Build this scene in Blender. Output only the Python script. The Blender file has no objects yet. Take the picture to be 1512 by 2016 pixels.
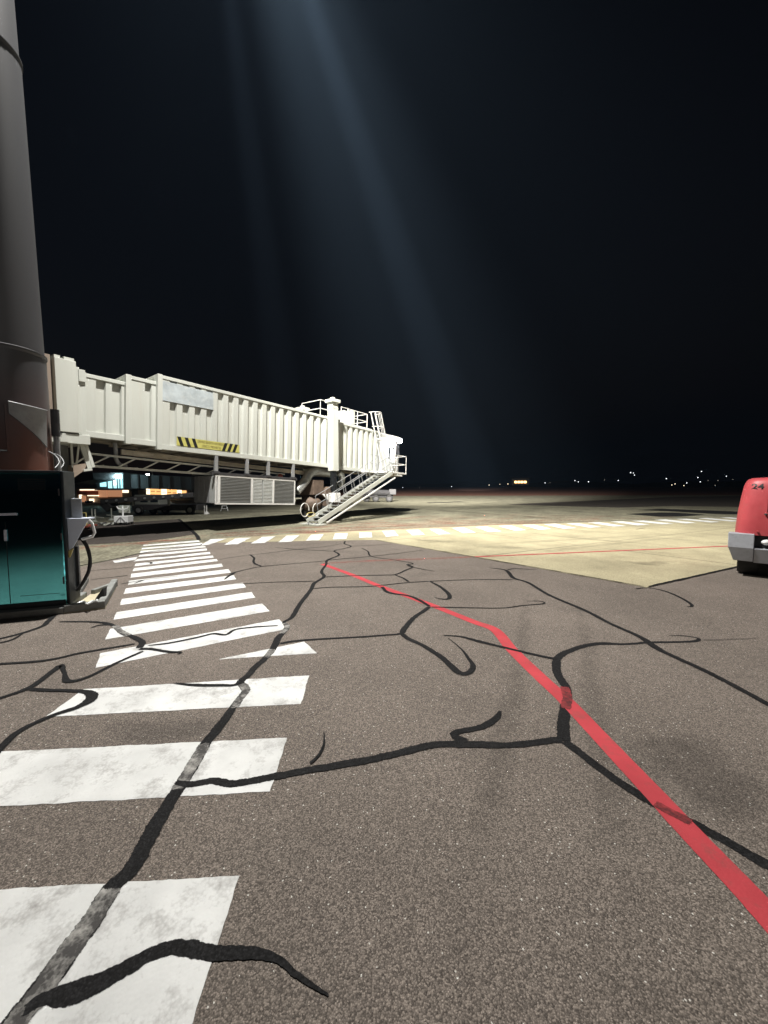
import bpy, bmesh, math, random
from mathutils import Vector, Matrix
random.seed(7)
V = Vector
SC = bpy.context.scene
COL = SC.collection

# ------------------------------------------------------------------ camera
FPX = 757.0; EYE = 2.0; TH = math.atan(51 / 757.0)
cam_d = bpy.data.cameras.new('camera'); cam = bpy.data.objects.new('camera', cam_d); COL.objects.link(cam)
cam.location = (0, 0, EYE); cam.rotation_euler = (math.pi / 2 - TH, 0, 0)
cam_d.sensor_fit = 'VERTICAL'; cam_d.sensor_height = 24.0; cam_d.lens = 24.0 * FPX / 2016.0
cam_d.clip_start = 0.05; cam_d.clip_end = 6000
SC.camera = cam
SC.render.resolution_x = 768; SC.render.resolution_y = 1024

# ------------------------------------------------------------------ night sky
W = bpy.data.worlds.new('World'); SC.world = W; W.use_nodes = True
wn = W.node_tree.nodes; wl = W.node_tree.links; wn.clear()
wo = wn.new('ShaderNodeOutputWorld'); wb = wn.new('ShaderNodeBackground')
sky = wn.new('ShaderNodeTexSky'); sky.sky_type = 'NISHITA'; sky.sun_disc = False
sky.sun_elevation = math.radians(-4.0); sky.sun_rotation = math.radians(250)
mx = wn.new('ShaderNodeMixRGB'); mx.blend_type = 'ADD'; mx.inputs[0].default_value = 1.0
mx.inputs[2].default_value = (0.010, 0.013, 0.022, 1)
wl.new(sky.outputs[0], mx.inputs[1]); wl.new(mx.outputs[0], wb.inputs[0]); wl.new(wb.outputs[0], wo.inputs[0])
wb.inputs[1].default_value = 0.08

SC.view_settings.view_transform = 'Standard'; SC.view_settings.look = 'None'
SC.view_settings.exposure = 0.0; SC.view_settings.gamma = 1.0; SC.view_settings.use_curve_mapping = False
SC.cycles.max_bounces = 6; SC.cycles.caustics_reflective = False; SC.cycles.caustics_refractive = False
SC.cycles.use_denoising = True; SC.cycles.use_adaptive_sampling = False; SC.cycles.use_light_tree = True
SC.cycles.sample_clamp_indirect = 4.0

# flood lamps: heads of the high mast at the left (out of frame) plus added spots for sky streaks and fill
MAST_HEAD = V((-4.6, 9.4, 20.5))
def spot(name, loc, target, watt, ang, blend, col, rad=0.25):
    l = bpy.data.lights.new(name, 'SPOT'); l.energy = watt; l.spot_size = math.radians(ang); l.spot_blend = blend
    l.color = col; l.shadow_soft_size = rad
    o = bpy.data.objects.new(name, l); COL.objects.link(o); o.location = loc
    o.rotation_euler = (V(target) - V(loc)).to_track_quat('-Z', 'Y').to_euler()
    return o
WARM = (1.0, 0.965, 0.91)
L_NEAR = spot('flood_lamp_near', MAST_HEAD, (0.8, 15.6, 0), 34500, 104, 0.75, WARM)
L_OUT = spot('flood_lamp_apron', MAST_HEAD + V((0.5, 0.5, 0)), (17, 36, 0), 78000, 100, 0.95, (1.0, 0.96, 0.87))
L_FAR = spot('flood_lamp_field', MAST_HEAD + V((0.2, 0.8, 0)), (18, 88, 0), 800000, 46, 1.0, (1.0, 0.95, 0.86))
L_STREAK = spot('sky_streak_spot', MAST_HEAD + V((0.35, 0.65, 0)), (75, 305, 0), 2700000, 9, 0.8, (1.0, 0.97, 0.93))  # narrow spot added so its beam in the haze draws a sky streak
L_STREAK2 = spot('sky_streak_spot_left', MAST_HEAD + V((0.0, 0.9, 0)), (-13, 58, 0), 800000, 9, 0.9, (1.0, 0.97, 0.93))  # second added spot, for the fainter streak further left
L_FILL = spot('fill_spot_behind', (6.5, -9.0, 13.5), (0, 22, 3.5), 2600, 70, 0.9, (1.0, 0.95, 0.88), 0.3)  # unseen fill added behind the camera to brighten upright faces

# ------------------------------------------------------------------ pixel helpers (photo pixels -> points of the place)
fw = V((0, math.cos(TH), -math.sin(TH))); up = V((0, math.sin(TH), math.cos(TH))); CAM = V((0, 0, EYE))
def ray(x, y): return fw + V((1, 0, 0)) * ((x - 756) / FPX) + up * ((1008 - y) / FPX)
def G(x, y, z=0.0):
    d = ray(x, y); p = CAM + d * ((z - EYE) / d.z); p.z = z; return p
def at(x, y, Y):
    d = ray(x, y); return CAM + d * (Y / d.y)

# ------------------------------------------------------------------ materials
MATS = {}
def nodes(name):
    m = bpy.data.materials.new(name); m.use_nodes = True
    nt = m.node_tree; b = nt.nodes['Principled BSDF']; MATS[name] = m
    return m, nt, b
def N(nt, t, **kw):
    n = nt.nodes.new(t)
    for k, v in kw.items():
        if k.startswith('i_'):
            key = k[2:]; key = int(key) if key.isdigit() else key
            n.inputs[key].default_value = v
        else: setattr(n, k, v)
    return n
def ramp(nt, fac, stops):
    r = nt.nodes.new('ShaderNodeValToRGB'); e = r.color_ramp.elements
    while len(e) > 1: e.remove(e[0])
    e[0].position = stops[0][0]; e[0].color = stops[0][1]
    for p, c in stops[1:]:
        k = e.new(p); k.color = c
    nt.links.new(fac, r.inputs[0]); return r
def c4(c, k=1.0): return (c[0] * k, c[1] * k, c[2] * k, 1)
def mat(name, col, rough=0.5, metal=0.0, var=0.2, scale=3.0, grime=None, gamt=0.45, bump=0.0, bscale=40, streak=False, coat=0.0):
    """painted / bare surface with mottling, dirt and a little relief"""
    m, nt, b = nodes(name); L = nt.links
    tc = N(nt, 'ShaderNodeTexCoord'); mp = N(nt, 'ShaderNodeMapping'); L.new(tc.outputs['Object'], mp.inputs[0])
    if streak: mp.inputs['Scale'].default_value = (1, 1, 0.12)
    n1 = N(nt, 'ShaderNodeTexNoise', i_Scale=scale, i_Detail=8.0, i_Roughness=0.65); L.new(mp.outputs[0], n1.inputs[0])
    r1 = ramp(nt, n1.outputs[0], [(0.3, c4(col, 1 - var)), (0.7, c4(col, 1 + var * 0.5))])
    src = r1.outputs[0]
    if grime:
        n2 = N(nt, 'ShaderNodeTexNoise', i_Scale=scale * 2.3, i_Detail=10.0, i_Roughness=0.75); L.new(mp.outputs[0], n2.inputs[0])
        r2 = ramp(nt, n2.outputs[0], [(0.52, (0, 0, 0, 1)), (0.75, (gamt, gamt, gamt, 1))])
        mxn = N(nt, 'ShaderNodeMixRGB', i_2=c4(grime)); L.new(r2.outputs[0], mxn.inputs[0]); L.new(src, mxn.inputs[1]); src = mxn.outputs[0]
    L.new(src, b.inputs['Base Color'])
    rr = ramp(nt, n1.outputs[0], [(0.3, (rough * 0.8,) * 3 + (1,)), (0.7, (min(1, rough * 1.2),) * 3 + (1,))]); L.new(rr.outputs[0], b.inputs['Roughness'])
    b.inputs['Metallic'].default_value = metal
    if coat: b.inputs['Coat Weight'].default_value = coat
    if bump:
        n3 = N(nt, 'ShaderNodeTexNoise', i_Scale=bscale, i_Detail=4.0); L.new(tc.outputs['Object'], n3.inputs[0])
        bp = N(nt, 'ShaderNodeBump', i_Strength=bump, i_Distance=0.01); L.new(n3.outputs[0], bp.inputs['Height']); L.new(bp.outputs[0], b.inputs['Normal'])
    return m
def emis(name, col, s):
    m, nt, b = nodes(name); b.inputs['Base Color'].default_value = c4(col, 0.5)
    b.inputs['Emission Color'].default_value = c4(col); b.inputs['Emission Strength'].default_value = s; m.cycles.emission_sampling = 'NONE'; return m
def ground_mat(name, cells, dark, light, tint, stain, stainamt, sparkle=0.0, bump=0.5, big=0.25):
    m, nt, b = nodes(name); L = nt.links
    tc = N(nt, 'ShaderNodeTexCoord')
    vo = N(nt, 'ShaderNodeTexVoronoi', i_Scale=cells); L.new(tc.outputs['Object'], vo.inputs[0])
    sep = N(nt, 'ShaderNodeSeparateColor'); L.new(vo.outputs['Color'], sep.inputs[0])
    r = ramp(nt, sep.outputs[0], [(0.0, c4(tint, dark)), (0.6, c4(tint, (dark + light) / 2)), (1.0, c4(tint, light))])
    edge = ramp(nt, vo.outputs['Distance'], [(0.15, (1, 1, 1, 1)), (0.75, (0.45, 0.44, 0.43, 1))])
    mu = N(nt, 'ShaderNodeMixRGB', blend_type='MULTIPLY', i_0=0.8); L.new(r.outputs[0], mu.inputs[1]); L.new(edge.outputs[0], mu.inputs[2])
    n1 = N(nt, 'ShaderNodeTexNoise', i_Scale=0.55, i_Detail=9.0, i_Roughness=0.62); L.new(tc.outputs['Object'], n1.inputs[0])
    g = ramp(nt, n1.outputs[0], [(0.3, (1 - big, 1 - big, 1 - big, 1)), (0.68, (1 + big * 0.4,) * 3 + (1,))])
    m2 = N(nt, 'ShaderNodeMixRGB', blend_type='MULTIPLY', i_0=1.0); L.new(mu.outputs[0], m2.inputs[1]); L.new(g.outputs[0], m2.inputs[2])
    n2 = N(nt, 'ShaderNodeTexNoise', i_Scale=0.9, i_Detail=6.0, i_Roughness=0.7); mp = N(nt, 'ShaderNodeMapping', i_Location=(7.3, 2.1, 0)); L.new(tc.outputs['Object'], mp.inputs[0]); L.new(mp.outputs[0], n2.inputs[0])
    s = ramp(nt, n2.outputs[0], [(0.57, (0, 0, 0, 1)), (0.78, (stainamt,) * 3 + (1,))])
    m3 = N(nt, 'ShaderNodeMixRGB', i_2=c4(stain)); L.new(s.outputs[0], m3.inputs[0]); L.new(m2.outputs[0], m3.inputs[1])
    src = m3.outputs[0]
    if sparkle:
        sp = ramp(nt, sep.outputs[1], [(1 - sparkle - 0.002, (0, 0, 0, 1)), (1 - sparkle, (1, 1, 1, 1))]); sp.color_ramp.interpolation = 'CONSTANT'
        m4 = N(nt, 'ShaderNodeMixRGB', i_2=(0.62, 0.60, 0.55, 1)); L.new(sp.outputs[0], m4.inputs[0]); L.new(src, m4.inputs[1]); src = m4.outputs[0]  # glints of glossy stones painted as bright cells
    L.new(src, b.inputs['Base Color']); b.inputs['Roughness'].default_value = 0.82
    b.inputs['Specular IOR Level'].default_value = 0.3
    bp = N(nt, 'ShaderNodeBump', i_Strength=bump, i_Distance=0.004, invert=True); L.new(vo.outputs['Distance'], bp.inputs['Height']); L.new(bp.outputs[0], b.inputs['Normal'])
    return m
def paint_mat(name, col, wear, under, scale=5.0, stretch=(1, 1, 1), cells=62, cut=(0.5, 0.72), alpha=False):
    """road paint: worn through in patches and in the hollows between stones"""
    m, nt, b = nodes(name); L = nt.links
    tc = N(nt, 'ShaderNodeTexCoord'); mp = N(nt, 'ShaderNodeMapping', i_Scale=stretch); L.new(tc.outputs['Object'], mp.inputs[0])
    n1 = N(nt, 'ShaderNodeTexNoise', i_Scale=scale, i_Detail=12.0, i_Roughness=0.72); L.new(mp.outputs[0], n1.inputs[0])
    n2 = N(nt, 'ShaderNodeTexNoise', i_Scale=1.6, i_Detail=6.0, i_Roughness=0.6); L.new(mp.outputs[0], n2.inputs[0])
    vo = N(nt, 'ShaderNodeTexVoronoi', i_Scale=cells); L.new(tc.outputs['Object'], vo.inputs[0])
    ad = N(nt, 'ShaderNodeMath', operation='MULTIPLY_ADD', i_1=0.10); L.new(vo.outputs['Distance'], ad.inputs[0]); L.new(n1.outputs[0], ad.inputs[2])
    wr = ramp(nt, ad.outputs[0], [(cut[0], (0, 0, 0, 1)), (cut[1], (wear,) * 3 + (1,))])
    dirt = ramp(nt, n2.outputs[0], [(0.3, c4(col, 0.72)), (0.62, c4(col, 1.0))])
    if alpha:
        L.new(dirt.outputs[0], b.inputs['Base Color'])
        inv = N(nt, 'ShaderNodeMath', operation='SUBTRACT', i_0=alpha); L.new(wr.outputs[0], inv.inputs[1])
        inv.use_clamp = True; L.new(inv.outputs[0], b.inputs['Alpha'])
    else:
        mxn = N(nt, 'ShaderNodeMixRGB', i_2=c4(under)); L.new(wr.outputs[0], mxn.inputs[0]); L.new(dirt.outputs[0], mxn.inputs[1]); L.new(mxn.outputs[0], b.inputs['Base Color'])
    b.inputs['Roughness'].default_value = 0.7; b.inputs['Specular IOR Level'].default_value = 0.3
    bp = N(nt, 'ShaderNodeBump', i_Strength=0.3, i_Distance=0.004, invert=True); L.new(vo.outputs['Distance'], bp.inputs['Height']); L.new(bp.outputs[0], b.inputs['Normal'])
    return m

M = MATS
ground_mat('asphalt', 145, 0.10, 0.375, (1.0, 0.855, 0.74), (0.09, 0.078, 0.07), 0.6, sparkle=0.006, bump=0.8, big=0.22)
ground_mat('old_asphalt', 40, 0.05, 0.12, (1.0, 0.86, 0.76), (0.02, 0.018, 0.018), 0.6)
ground_mat('concrete', 70, 0.46, 0.58, (1.0, 0.905, 0.60), (0.20, 0.175, 0.115), 0.55, bump=0.15, big=0.32)
ground_mat('far_concrete', 12, 0.24, 0.33, (1.0, 0.96, 0.70), (0.10, 0.095, 0.07), 0.75, bump=0.05, big=0.5)
ground_mat('red_soil', 3, 0.20, 0.42, (1.0, 0.46, 0.32), (0.05, 0.05, 0.03), 0.6, bump=0.3)
def ragged_alpha(name, scale=55.0, amt=1.5, op=1.0, soft=(0.42, 0.56)):
    nt = M[name].node_tree; b = nt.nodes['Principled BSDF']; L = nt.links
    at_ = N(nt, 'ShaderNodeAttribute', attribute_name='edge'); tc = N(nt, 'ShaderNodeTexCoord')
    n = N(nt, 'ShaderNodeTexNoise', i_Scale=scale, i_Detail=5.0, i_Roughness=0.7); L.new(tc.outputs['Object'], n.inputs[0])
    m1 = N(nt, 'ShaderNodeMath', operation='MULTIPLY_ADD', i_1=amt, i_2=-amt * 0.5); L.new(n.outputs[0], m1.inputs[0])
    m2 = N(nt, 'ShaderNodeMath', operation='ADD'); L.new(at_.outputs['Fac'], m2.inputs[0]); L.new(m1.outputs[0], m2.inputs[1])
    r = ramp(nt, m2.outputs[0], [(soft[0], (op, op, op, 1)), (soft[1], (0, 0, 0, 1))]); L.new(r.outputs[0], b.inputs['Alpha'])
ground_mat('black_tar', 110, 0.010, 0.030, (1, 1, 1.05), (0.045, 0.042, 0.040), 0.5, bump=0.35)
M['black_tar'].node_tree.nodes['Principled BSDF'].inputs['Roughness'].default_value = 0.85; M['black_tar'].node_tree.nodes['Principled BSDF'].inputs['Specular IOR Level'].default_value = 0.15
paint_mat('white_road_paint', (0.73, 0.74, 0.73), 0.85, (0.26, 0.25, 0.24), scale=4.0, cut=(0.55, 0.76))
paint_mat('red_road_paint', (0.50, 0.055, 0.068), 0.7, (0.17, 0.075, 0.065), scale=6.0, cut=(0.56, 0.82))
paint_mat('worn_seal', (0.055, 0.052, 0.05), 0.8, (0.48, 0.47, 0.44), scale=9, cut=(0.50, 0.74))
paint_mat('worn_red_seal', (0.10, 0.025, 0.027), 0.9, (0.36, 0.045, 0.05), scale=9, cut=(0.46, 0.68))
for k_, o_ in (('black_tar', 1.0), ('worn_seal', 1.0), ('worn_red_seal', 0.85)): ragged_alpha(k_, op=o_)
paint_mat('faded_red_hatch', (0.40, 0.075, 0.05), 0.9, (0, 0, 0), scale=1.3, stretch=(0.35, 1.6, 1), cut=(0.40, 0.62), alpha=0.5)
paint_mat('faded_red_line', (0.55, 0.08, 0.06), 0.6, (0, 0, 0), scale=3, cut=(0.40, 0.72), alpha=0.62)
mat('cream_paint', (0.52, 0.535, 0.49), 0.45, 0, 0.10, 1.2, (0.42, 0.36, 0.27), 0.35, bump=0.06, bscale=3, streak=True)
mat('cream_rib', (0.53, 0.548, 0.505), 0.45, 0, 0.08, 1.5, (0.44, 0.38, 0.29), 0.3, streak=True)
mat('underside', (0.46, 0.42, 0.34), 0.6, 0, 0.3, 1.5, (0.12, 0.10, 0.08), 0.5)
mat('brown_cladding_and_shade', (0.30, 0.24, 0.19), 0.6, 0, 0.25, 1.5, (0.12, 0.10, 0.09), 0.4, streak=True)
mat('grey_steel', (0.34, 0.35, 0.36), 0.5, 0.3, 0.2, 4, (0.12, 0.10, 0.08), 0.4)
mat('dark_steel', (0.06, 0.06, 0.065), 0.5, 0.2, 0.3, 5, (0.16, 0.12, 0.09), 0.4)
mat('galvanised', (0.55, 0.57, 0.56), 0.38, 0.75, 0.25, 6, (0.25, 0.24, 0.22), 0.35, bump=0.25, bscale=18)
mat('louvre_grey', (0.16, 0.165, 0.16), 0.6, 0.1, 0.12, 3)
mat('louvre_light', (0.48, 0.50, 0.49), 0.5, 0.1, 0.12, 6)
mat('white_frame', (0.72, 0.72, 0.70), 0.45, 0, 0.12, 4, (0.35, 0.33, 0.30), 0.4)
mat('faded_panel', (0.42, 0.47, 0.49), 0.6, 0, 0.30, 2.2, (0.58, 0.59, 0.55), 0.9)
mat('sign_yellow', (0.52, 0.49, 0.14), 0.5, 0, 0.14, 5, (0.4, 0.36, 0.2), 0.4)
mat('sign_black', (0.012, 0.012, 0.012), 0.5)
mat('faded_letter', (0.19, 0.16, 0.045), 0.6, 0, 0.3, 20)
mat('rubber', (0.018, 0.018, 0.018), 0.75, 0, 0.3, 12, (0.06, 0.055, 0.05), 0.5, bump=0.3)
mat('piston', (0.10, 0.11, 0.12), 0.25, 0.9, 0.2, 8)
mat('brown_machinery', (0.14, 0.10, 0.075), 0.7, 0.1, 0.4, 4, (0.05, 0.04, 0.035), 0.6, bump=0.4, bscale=20)
mat('red_gse', (0.50, 0.068, 0.08), 0.5, 0, 0.16, 2.5, (0.36, 0.12, 0.11), 0.4)
mat('bumper_grey', (0.40, 0.42, 0.46), 0.5, 0.0, 0.12, 5, (0.15, 0.14, 0.13), 0.4)
mat('cabinet_teal', (0.22, 0.90, 1.0), 0.07, 1.0, 0.12, 1.0)
mat('cabinet_edge', (0.010, 0.016, 0.022), 0.5, 0.0, 0.2, 3)
mat('blue_white_metal', (0.62, 0.68, 0.80), 0.4, 0.0, 0.08, 5)
mat('kerb_concrete', (0.24, 0.25, 0.24), 0.85, 0, 0.3, 5, (0.09, 0.09, 0.085), 0.6, bump=0.4)
mat('tray_concrete', (0.52, 0.47, 0.33), 0.85, 0, 0.25, 4, (0.24, 0.21, 0.15), 0.6, bump=0.3)
mat('white_enamel', (0.78, 0.80, 0.80), 0.35, 0, 0.1, 4, (0.3, 0.3, 0.3), 0.3)
mat('terminal_grey', (0.20, 0.21, 0.215), 0.6, 0, 0.2, 0.5)
mat('night_glass', (0.02, 0.03, 0.04), 0.06)
mat('van_white', (0.36, 0.38, 0.34), 0.35, 0, 0.1, 2)
mat('terminal_red', (0.42, 0.10, 0.06), 0.6)
mat('yellow_rail', (0.60, 0.50, 0.18), 0.5, 0, 0.2, 6)
mat('rust_red', (0.30, 0.07, 0.045), 0.7, 0, 0.4, 5)
mat('hill', (0.02, 0.022, 0.018), 0.95, 0, 0.4, 0.02)
emis('lamp_white', (0.93, 0.97, 1.0), 60); emis('lamp_cyan', (0.62, 0.95, 1.0), 9); emis('window_cyan', (0.42, 0.86, 0.92), 1.5)
emis('window_orange', (1.0, 0.50, 0.18), 1.4); emis('window_warm', (1.0, 0.80, 0.55), 2.2); emis('window_dim', (0.9, 0.42, 0.22), 0.45)
emis('town_white', (0.9, 0.95, 1.0), 3.0); emis('town_warm', (1.0, 0.86, 0.6), 3); emis('town_dim', (1.0, 0.9, 0.75), 0.8); emis('town_orange', (1.0, 0.55, 0.2), 5)

def mast_material():
    m, nt, b = nodes('mast_paint'); L = nt.links
    tc = N(nt, 'ShaderNodeTexCoord'); sx = N(nt, 'ShaderNodeSeparateXYZ'); L.new(tc.outputs['Object'], sx.inputs[0])
    n1 = N(nt, 'ShaderNodeTexNoise', i_Scale=1.4, i_Detail=8.0, i_Roughness=0.65); L.new(tc.outputs['Object'], n1.inputs[0])
    ad = N(nt, 'ShaderNodeMath', operation='MULTIPLY_ADD', i_1=1.1); L.new(n1.outputs[0], ad.inputs[0]); L.new(sx.outputs[2], ad.inputs[2])
    r = ramp(nt, ad.outputs[0], [(0.0, (0.22, 0.07, 0.04, 1)), (0.30, (0.20, 0.075, 0.05, 1)), (0.42, (0.11, 0.08, 0.08, 1)), (0.54, (0.082, 0.082, 0.088, 1)), (0.9, (0.085, 0.088, 0.095, 1))])
    mr = N(nt, 'ShaderNodeMath', operation='DIVIDE', i_1=9.0); L.new(ad.outputs[0], mr.inputs[0]); L.new(mr.outputs[0], r.inputs[0])
    L.new(r.outputs[0], b.inputs['Base Color']); b.inputs['Roughness'].default_value = 0.5; b.inputs['Metallic'].default_value = 0.15
mast_material()

# ------------------------------------------------------------------ mesh builder
class Fr:
    def __init__(s, o, x, y, z): s.o, s.x, s.y, s.z = V(o), V(x).normalized(), V(y).normalized(), V(z).normalized()
    def __call__(s, a, b, c): return s.o + s.x * a + s.y * b + s.z * c
WORLD = Fr((0, 0, 0), (1, 0, 0), (0, 1, 0), (0, 0, 1))
class MB:
    def __init__(s): s.v = []; s.f = []
    def add(s, vs, fs):
        k = len(s.v); s.v += [V(p) for p in vs]; s.f += [tuple(i + k for i in f) for f in fs]; return s
    def box(s, a, b, fr=WORLD):
        (x0, y0, z0), (x1, y1, z1) = a, b
        return s.add([fr(x, y, z) for z in (z0, z1) for y in (y0, y1) for x in (x0, x1)],
                     [(0, 2, 3, 1), (4, 5, 7, 6), (0, 1, 5, 4), (2, 6, 7, 3), (0, 4, 6, 2), (1, 3, 7, 5)])
    def bar(s, p, q, w, h=None, upv=(0, 0, 1)):
        p, q = V(p), V(q); h = h or w; d = q - p; L = d.length
        if L < 1e-5: return s
        d.normalize(); u = V(upv)
        if abs(d.dot(u)) > 0.98: u = V((0.6, 0.8, 0))
        x = d.cross(u).normalized(); y = x.cross(d).normalized()
        return s.box((-w / 2, -h / 2, 0), (w / 2, h / 2, L), Fr(p, x, y, d))
    def tube(s, p, q, r0, r1=None, n=10):
        p, q = V(p), V(q); r1 = r0 if r1 is None else r1; d = (q - p).normalized()
        u = V((0, 0, 1)) if abs(d.z) < 0.9 else V((1, 0, 0)); x = d.cross(u).normalized(); y = d.cross(x)
        vs = [c + (x * math.cos(2 * math.pi * i / n) + y * math.sin(2 * math.pi * i / n)) * r for c, r in ((p, r0), (q, r1)) for i in range(n)]
        fs = [(i, (i + 1) % n, n + (i + 1) % n, n + i) for i in range(n)] + [tuple(range(n - 1, -1, -1)), tuple(range(n, 2 * n))]
        return s.add(vs, fs)
    def path(s, pts, r, n=8):
        pts = [V(p) for p in pts]; vs = []; prev = None
        for i, p in enumerate(pts):
            d = (pts[min(i + 1, len(pts) - 1)] - pts[max(i - 1, 0)]).normalized()
            x = (prev - d * prev.dot(d)).normalized() if prev else d.cross(V((0, 0, 1)) if abs(d.z) < 0.9 else V((1, 0, 0))).normalized()
            prev = x; y = d.cross(x)
            rr = r[i] if isinstance(r, (list, tuple)) else r
            vs += [p + (x * math.cos(2 * math.pi * k / n) + y * math.sin(2 * math.pi * k / n)) * rr for k in range(n)]
        fs = []
        for i in range(len(pts) - 1):
            fs += [(i * n + k, i * n + (k + 1) % n, (i + 1) * n + (k + 1) % n, (i + 1) * n + k) for k in range(n)]
        fs += [tuple(range(n - 1, -1, -1)), tuple(range((len(pts) - 1) * n, len(pts) * n))]
        return s.add(vs, fs)
    def prism(s, poly, vec):
        n = len(poly); vec = V(vec); poly = [V(p) for p in poly]
        return s.add(poly + [p + vec for p in poly], [tuple(range(n - 1, -1, -1)), tuple(range(n, 2 * n))] + [(i, (i + 1) % n, n + (i + 1) % n, n + i) for i in range(n)])
    def loft(s, rings, cap=True):
        n = len(rings[0]); vs = [p for r in rings for p in r]; fs = []
        for i in range(len(rings) - 1):
            fs += [(i * n + k, i * n + (k + 1) % n, (i + 1) * n + (k + 1) % n, (i + 1) * n + k) for k in range(n)]
        if cap: fs += [tuple(range(n - 1, -1, -1)), tuple(range((len(rings) - 1) * n, len(rings) * n))]
        return s.add(vs, fs)
    def sphere(s, c, r, n=8, m=6, sq=(1, 1, 1)):
        c = V(c); rings = []
        for j in range(m + 1):
            t = math.pi * (j * 0.98 + 0.01 * m) / m; rings.append([c + V((math.cos(2 * math.pi * k / n) * math.sin(t) * r * sq[0], math.sin(2 * math.pi * k / n) * math.sin(t) * r * sq[1], -math.cos(t) * r * sq[2])) for k in range(n)])
        return s.loft(rings)
    def flat(s, poly): return s.add(poly, [tuple(range(len(poly)))])
    def build(s, name, m, parent=None, bevel=0.0, smooth=False, sharp=35):
        root = parent; off = V((0, 0, 0))
        while root is not None: off += root.location; root = root.parent
        me = bpy.data.meshes.new(name); me.from_pydata([p - off for p in s.v], [], s.f)
        bm = bmesh.new(); bm.from_mesh(me); bmesh.ops.recalc_face_normals(bm, faces=bm.faces)
        if bevel: bmesh.ops.bevel(bm, geom=[e for e in bm.edges if len(e.link_faces) == 2 and e.calc_face_angle(0) > 0.5], offset=bevel, segments=2, affect='EDGES', profile=0.5, clamp_overlap=True)
        bm.to_mesh(me); bm.free(); me.materials.append(M[m] if isinstance(m, str) else m)
        if smooth: me.shade_smooth(); me.set_sharp_from_angle(angle=math.radians(sharp))
        o = bpy.data.objects.new(name, me); COL.objects.link(o)
        if parent is not None: o.parent = parent
        return o
def tag(o, label=None, cat=None, group=None, kind=None):
    if label: o['label'] = label
    if cat: o['category'] = cat
    if group: o['group'] = group
    if kind: o['kind'] = kind
    return o
def thing(name, loc, label, cat, group=None):
    o = bpy.data.objects.new(name, None); COL.objects.link(o); o.location = loc; o.empty_display_size = 0.3
    return tag(o, label, cat, group)
def text(name, s, size, fr, m, parent, thick=0.0, align='CENTER', sx=1.0):
    cu = bpy.data.curves.new(name, 'FONT'); cu.body = s; cu.size = size; cu.align_x = align; cu.align_y = 'CENTER'; cu.offset = thick
    t = bpy.data.objects.new('tmp', cu); COL.objects.link(t); bpy.context.view_layer.update()
    me = bpy.data.meshes.new_from_object(t.evaluated_get(bpy.context.evaluated_depsgraph_get())); bpy.data.objects.remove(t)
    root = parent; off = V((0, 0, 0))
    while root is not None: off += root.location; root = root.parent
    for v in me.vertices: v.co = fr(v.co.x * sx, v.co.y, 0) - off
    me.materials.clear(); me.materials.append(M[m]); me.name = name
    o = bpy.data.objects.new(name, me); COL.objects.link(o); o.parent = parent; return o
def catmull(pts, ws, step):
    out = []; P = [pts[0] * 2 - pts[1]] + pts + [pts[-1] * 2 - pts[-2]]
    for i in range(1, len(P) - 2):
        a, b, c, d = P[i - 1:i + 3]; n = max(2, int((c - b).length / step(b)))
        for k in range(n):
            t = k / n; q = (b * 2 + (c - a) * t + (a * 2 - b * 5 + c * 4 - d) * t * t + (b * 3 - a - c * 3 + d) * t ** 3) * 0.5
            out.append((q, ws[i - 1] * (1 - t) + ws[i] * t))
    out.append((pts[-1], ws[-1])); return out

# ------------------------------------------------------------------ the ground
def sheet(name, poly, z, m, parent=None, thick=0):
    mb = MB().flat([V((p.x, p.y, z)) for p in poly]); return mb.build(name, m, parent)
R2 = lambda x, y: V((x, y, 0))
terrain = sheet('terrain', [R2(-3000, -600), R2(3000, -600), R2(3000, 5200), R2(-3000, 5200)], -0.03, 'red_soil'); tag(terrain, kind='structure')
apron = sheet('concrete_apron', [R2(-160, -60), R2(170, -60), R2(170, 95), R2(60, 84), R2(-20, 78), R2(-160, 74)], -0.004, 'far_concrete'); tag(apron, kind='structure')
pad = sheet('concrete_pad', [G(395, 1069), G(735, 1063), G(1273, 1157), G(1455, 1116), R2(34, 18.5), R2(38, 28.5), G(1440, 1020), G(960, 1034), G(600, 1050), G(430, 1060)], 0.0, 'concrete'); tag(pad, kind='structure')
lpad = sheet('concrete_pad', [G(-420, 1250), G(120, 1125), G(200, 1107), G(283, 1088), G(395, 1069), G(430, 1060), G(340, 1064), G(150, 1079), G(-300, 1140)], 0.0, 'far_concrete'); tag(lpad, kind='structure')
asphalt = sheet('asphalt', [R2(-40, -30), R2(40, -30), R2(40, 19.3), R2(33.9, 18.3), G(1455, 1116), G(1273, 1157), G(735, 1063), G(395, 1069), G(283, 1088), G(200, 1107), G(120, 1125), G(-420, 1250), R2(-40, 3)], 0.004, 'asphalt'); tag(asphalt, kind='structure')
for nm, pts in (('asphalt_strip', [(-80, 1082), (150, 1040), (235, 1030), (352, 1022), (386, 1052), (300, 1064), (150, 1074)]),
                ('taxiway', [(1000, 993), (1200, 984), (1330, 978), (1700, 974), (1700, 1002), (1330, 996), (1220, 999), (1100, 996)]),
                ('dark_patch', [(1230, 1012), (1262, 1010.5), (1300, 1009), (1330, 1009.5), (1390, 1013.5), (1345, 1016.5), (1300, 1017.2)]),  # dark patches laid flat on the apron
                ('dark_patch', [(1255, 1004), (1300, 1002), (1340, 1003), (1460, 1007.5), (1460, 1013), (1400, 1011.5), (1330, 1007)]),
                ('dark_patch', [(840, 989.5), (905, 987.5), (915, 988.3), (842, 990.6)])):
    tag(sheet(nm, [G(*p) for p in pts], 0.004, 'old_asphalt' if nm != 'dark_patch' else 'black_tar'), kind='structure')

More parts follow.
